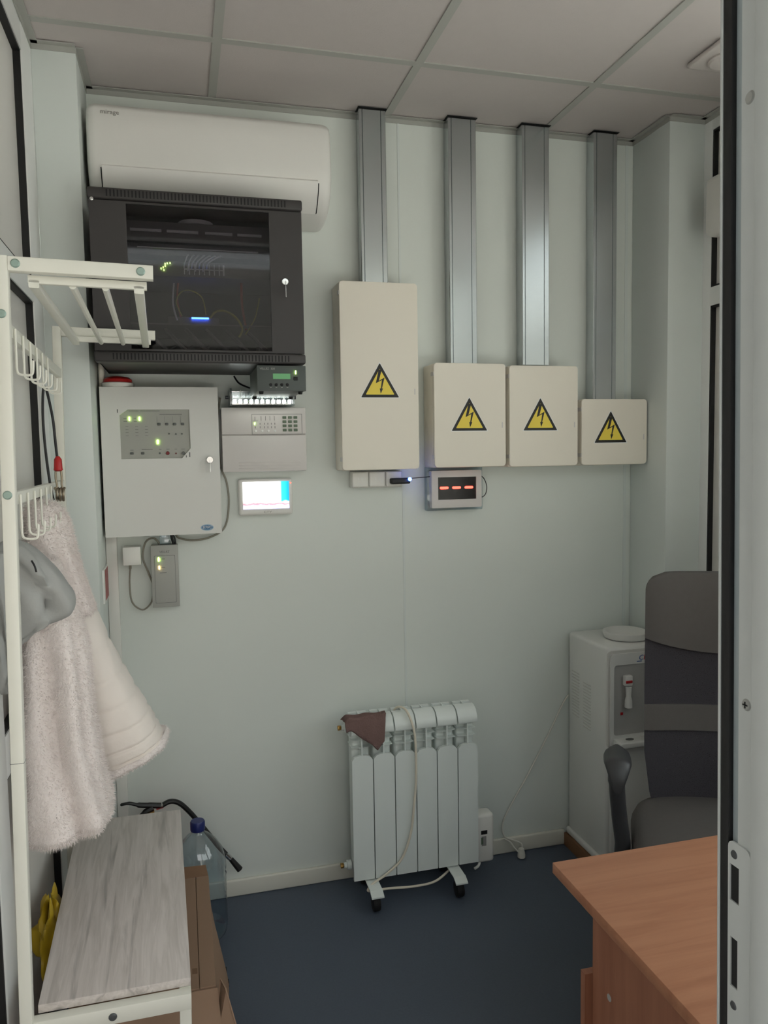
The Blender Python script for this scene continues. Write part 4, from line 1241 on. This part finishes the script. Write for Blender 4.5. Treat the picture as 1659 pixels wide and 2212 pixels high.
text('logo_letters', 'H', .026, (1.597, CY0 - .0065, .824), 'cooler_red', t, shear=.2)
G().box(1.562, 1.582, CY0 - .0068, CY0 - .006, .810, .813).done('logo_bar', 'cooler_blue', t, smooth=0)
dr = G().box(CX0 + .012, CX1 - .012, CY0 - .006, CY0 + .006, CZ0 + .03, .492, .008, 3).done('lower_door', 'cooler', t)
G().lathe([(.060, 0), (.078, .003), (.083, .016), (.083, .026), (.078, .028), (.073, .026), (.064, .010), (.05, .003), (0, .002)], (1.597, 2.525, CZ1), 'z', 40).done('bottle_ring', 'cooler', t, smooth=50)
g = G()
for k in range(15):
    z = .715 - .012 * k
    g.box(CX0 - .0022, CX0 + .002, 2.60, 2.655, z, z + .005, .001, 1)
    g.box(CX0 - .0022, CX0 + .002, 2.515, 2.57, z - .022, z - .017, .001, 1)
g.done('side_louvres', 'cooler_edge', t, kind='stuff')
G().tube(spline([(1.447, 2.685, .612), (1.42, 2.685, .575), (1.36, 2.69, .455), (1.27, 2.693, .297), (1.19, 2.693, .17), (1.165, 2.69, .115), (1.168, 2.675, .078), (1.20, 2.665, .064), (1.23, 2.655, .05), (1.228, 2.645, .028)], 7), .0032, 8).done('power_cord', 'cable_white', t)
G().lathe([(.010, .008), (.013, -.004), (.015, -.016), (.015, -.026)], (1.222, 2.64, .032), 'z', 14).done('plug', 'cable_white', t)
G().tube(spline([(1.165, 2.675, .07), (1.185, 2.66, .06), (1.198, 2.645, .04), (1.212, 2.64, .025)], 5), .003, 8).done('cord_loop', 'cable_white', t)

# ------------------------------------------------------------------ office chair
t = thing('office_chair', 'dark grey high-back mesh office chair behind the desk', 'office chair', (1.43, 1.70, 0), math.radians(-30), local=True)
def back_pt(u, z, th):
    """u in -1..1 across the back, z height, th offset towards the rear"""
    hw = .235 - .012 * max(0, (.66 - z) / .1)
    x = hw * u
    y = .235 + .05 * (z - .55) ** 1 - .045 * u * u + .02 * math.sin((z - .55) * 6)
    return (x, y + th, z)
def back_panel(z0, z1, th, curve_top=0.0, curve_bot=0.0, round_top=0.0, round_bot=0.0):
    rows, rear = [], []
    nz, nu = 16, 24
    for i in range(nz + 1):
        f = i / nz
        ra, rb = [], []
        for k in range(nu + 1):
            u = -1 + 2 * k / nu
            zt = z1 + curve_top * (1 - u * u)
            zb = z0 + curve_bot * (1 - u * u)
            z = zb + (zt - zb) * f
            s_ = 1.0
            if round_top and zt - z < round_top:
                d_ = 1 - (zt - z) / round_top
                s_ = 1 - (round_top / .235) * (1 - math.sqrt(max(0, 1 - d_ * d_)))
            if round_bot and z - zb < round_bot:
                d_ = 1 - (z - zb) / round_bot
                s_ = 1 - (round_bot / .235) * (1 - math.sqrt(max(0, 1 - d_ * d_)))
            edge = (1 - abs(u) ** 8)
            ra.append(back_pt(u * s_, z, -th * (.3 + .7 * edge)))
            rb.append(back_pt(u * s_, z, th * (.3 + .7 * edge)))
        rows.append(ra + rb[::-1])
    return G().grid(rows, closed_u=True, cap=True)
back_panel(1.005, 1.205, .020, curve_bot=-.045, round_top=.055).done('headrest_panel', 'chair_fabric', t, smooth=50)
back_panel(.795, 1.025, .007, curve_top=-.045).done('upper_mesh', 'chair_mesh', t, smooth=50)
back_panel(.722, .80, .014).done('lumbar_panel', 'chair_fabric', t, smooth=50)
back_panel(.500, .73, .007, round_bot=.04).done('lower_mesh', 'chair_mesh', t, smooth=50)
for u in (-.9, .9):
    G().tube([back_pt(u, .50 + .055 * k, .018) for k in range(11)], .008, 8).done('back_side_rail', 'chair_plastic', t)
rows = []
for i, (s_, z) in enumerate([(.90, .435), (.98, .445), (1.0, .470), (1.0, .495), (.97, .514), (.88, .526), (.6, .534), (.2, .537)]):
    rows.append([(  .280 * s_ * math.copysign(abs(math.cos(a)) ** .55, math.cos(a)), -.01 + .265 * s_ * math.copysign(abs(math.sin(a)) ** .55, math.sin(a)), z - (.02 if math.sin(a) < -.7 and i > 2 else 0)) for a in [2*PI*k/40 for k in range(40)]])
G().grid(rows, closed_u=True, cap=True).done('seat', 'chair_fabric', t, smooth=60)
for sx in (-1, 1):
    ar = G()
    pr = []
    for k in range(13):
        f = k / 12
        y = -.10 + .165 * f
        hw = max(.014, .037 * (1 - abs(2 * f - 1) ** 4) ** .5)
        zt = .735 - .05 * max(0, (.22 - f) / .22) ** 2 - .01 * f
        pr.append([(sx * .320 + hw * math.cos(a), y, zt - .016 + .018 * math.sin(a)) for a in [2*PI*j/14 for j in range(14)]])
    ar.grid(pr, closed_u=True, cap=True)
    a_ = ar.done('armrest', 'chair_plastic', t, smooth=60)
    G().tube(spline([(sx * .320, -.05, .71), (sx * .322, -.062, .66), (sx * .316, -.055, .58), (sx * .306, -.05, .50), (sx * .297, -.045, .43), (sx * .20, -.04, .415)], 6), [.024] * 6 + [.021] * 18 + [.026] * 7, 12).done('armrest_strut', 'chair_plastic', a_)
    G().tube(spline([(sx * .320, .045, .712), (sx * .322, .035, .66), (sx * .314, .01, .56), (sx * .302, -.03, .45)], 6), .015, 10).done('armrest_strut', 'chair_plastic', a_)
G().tube([(0, .05, .42), (0, .22, .43), (0, .285, .50), (0, .285, .66)], [.03, .03, .025, .022], 10).done('back_bracket', 'chair_plastic', t)
G().lathe([(.05, .42), (.05, .38), (.028, .37), (.028, .20), (.04, .16), (.04, .08)], (0, 0, 0), 'z', 20).done('gas_column', 'chair_plastic', t)
for k in range(5):
    a = 2 * PI * k / 5 + .3
    lg = G().tube([(.03*math.cos(a), .03*math.sin(a), .115), (.27*math.cos(a), .27*math.sin(a), .075)], [.028, .016], 8).done('base_arm', 'chair_plastic', t)
    G().lathe([(.008, -.02), (.026, -.018), (.027, .018), (.008, .02)], (.27*math.cos(a), .27*math.sin(a), .027), 'x', 16).done('castor', 'dark', lg)

# ------------------------------------------------------------------ desk
t = thing('desk', 'beech-coloured laminate desk at the right, its corner pointing into the room', 'desk', (1.28, 1.0, 0))
G().box(.692, 1.855, .66, 1.350, .728, .750, .0015).done('desk_top', 'desk_wood', t)
for x in (.738, 1.80):
    p_ = G().box(x, x + .018, .72, 1.272, .002, .7275).done('side_panel', 'desk_side', t, smooth=0)
    if x < 1:
        G().lathe([(0, -.001), (.006, -.001), (.007, 0)], (x, 1.212, .553), 'x', 14).done('screw_cap', 'cooler_grey', p_)
G().box(.722, 1.83, 1.273, 1.289, .20, .560).done('modesty_panel', 'desk_side', t, smooth=0)
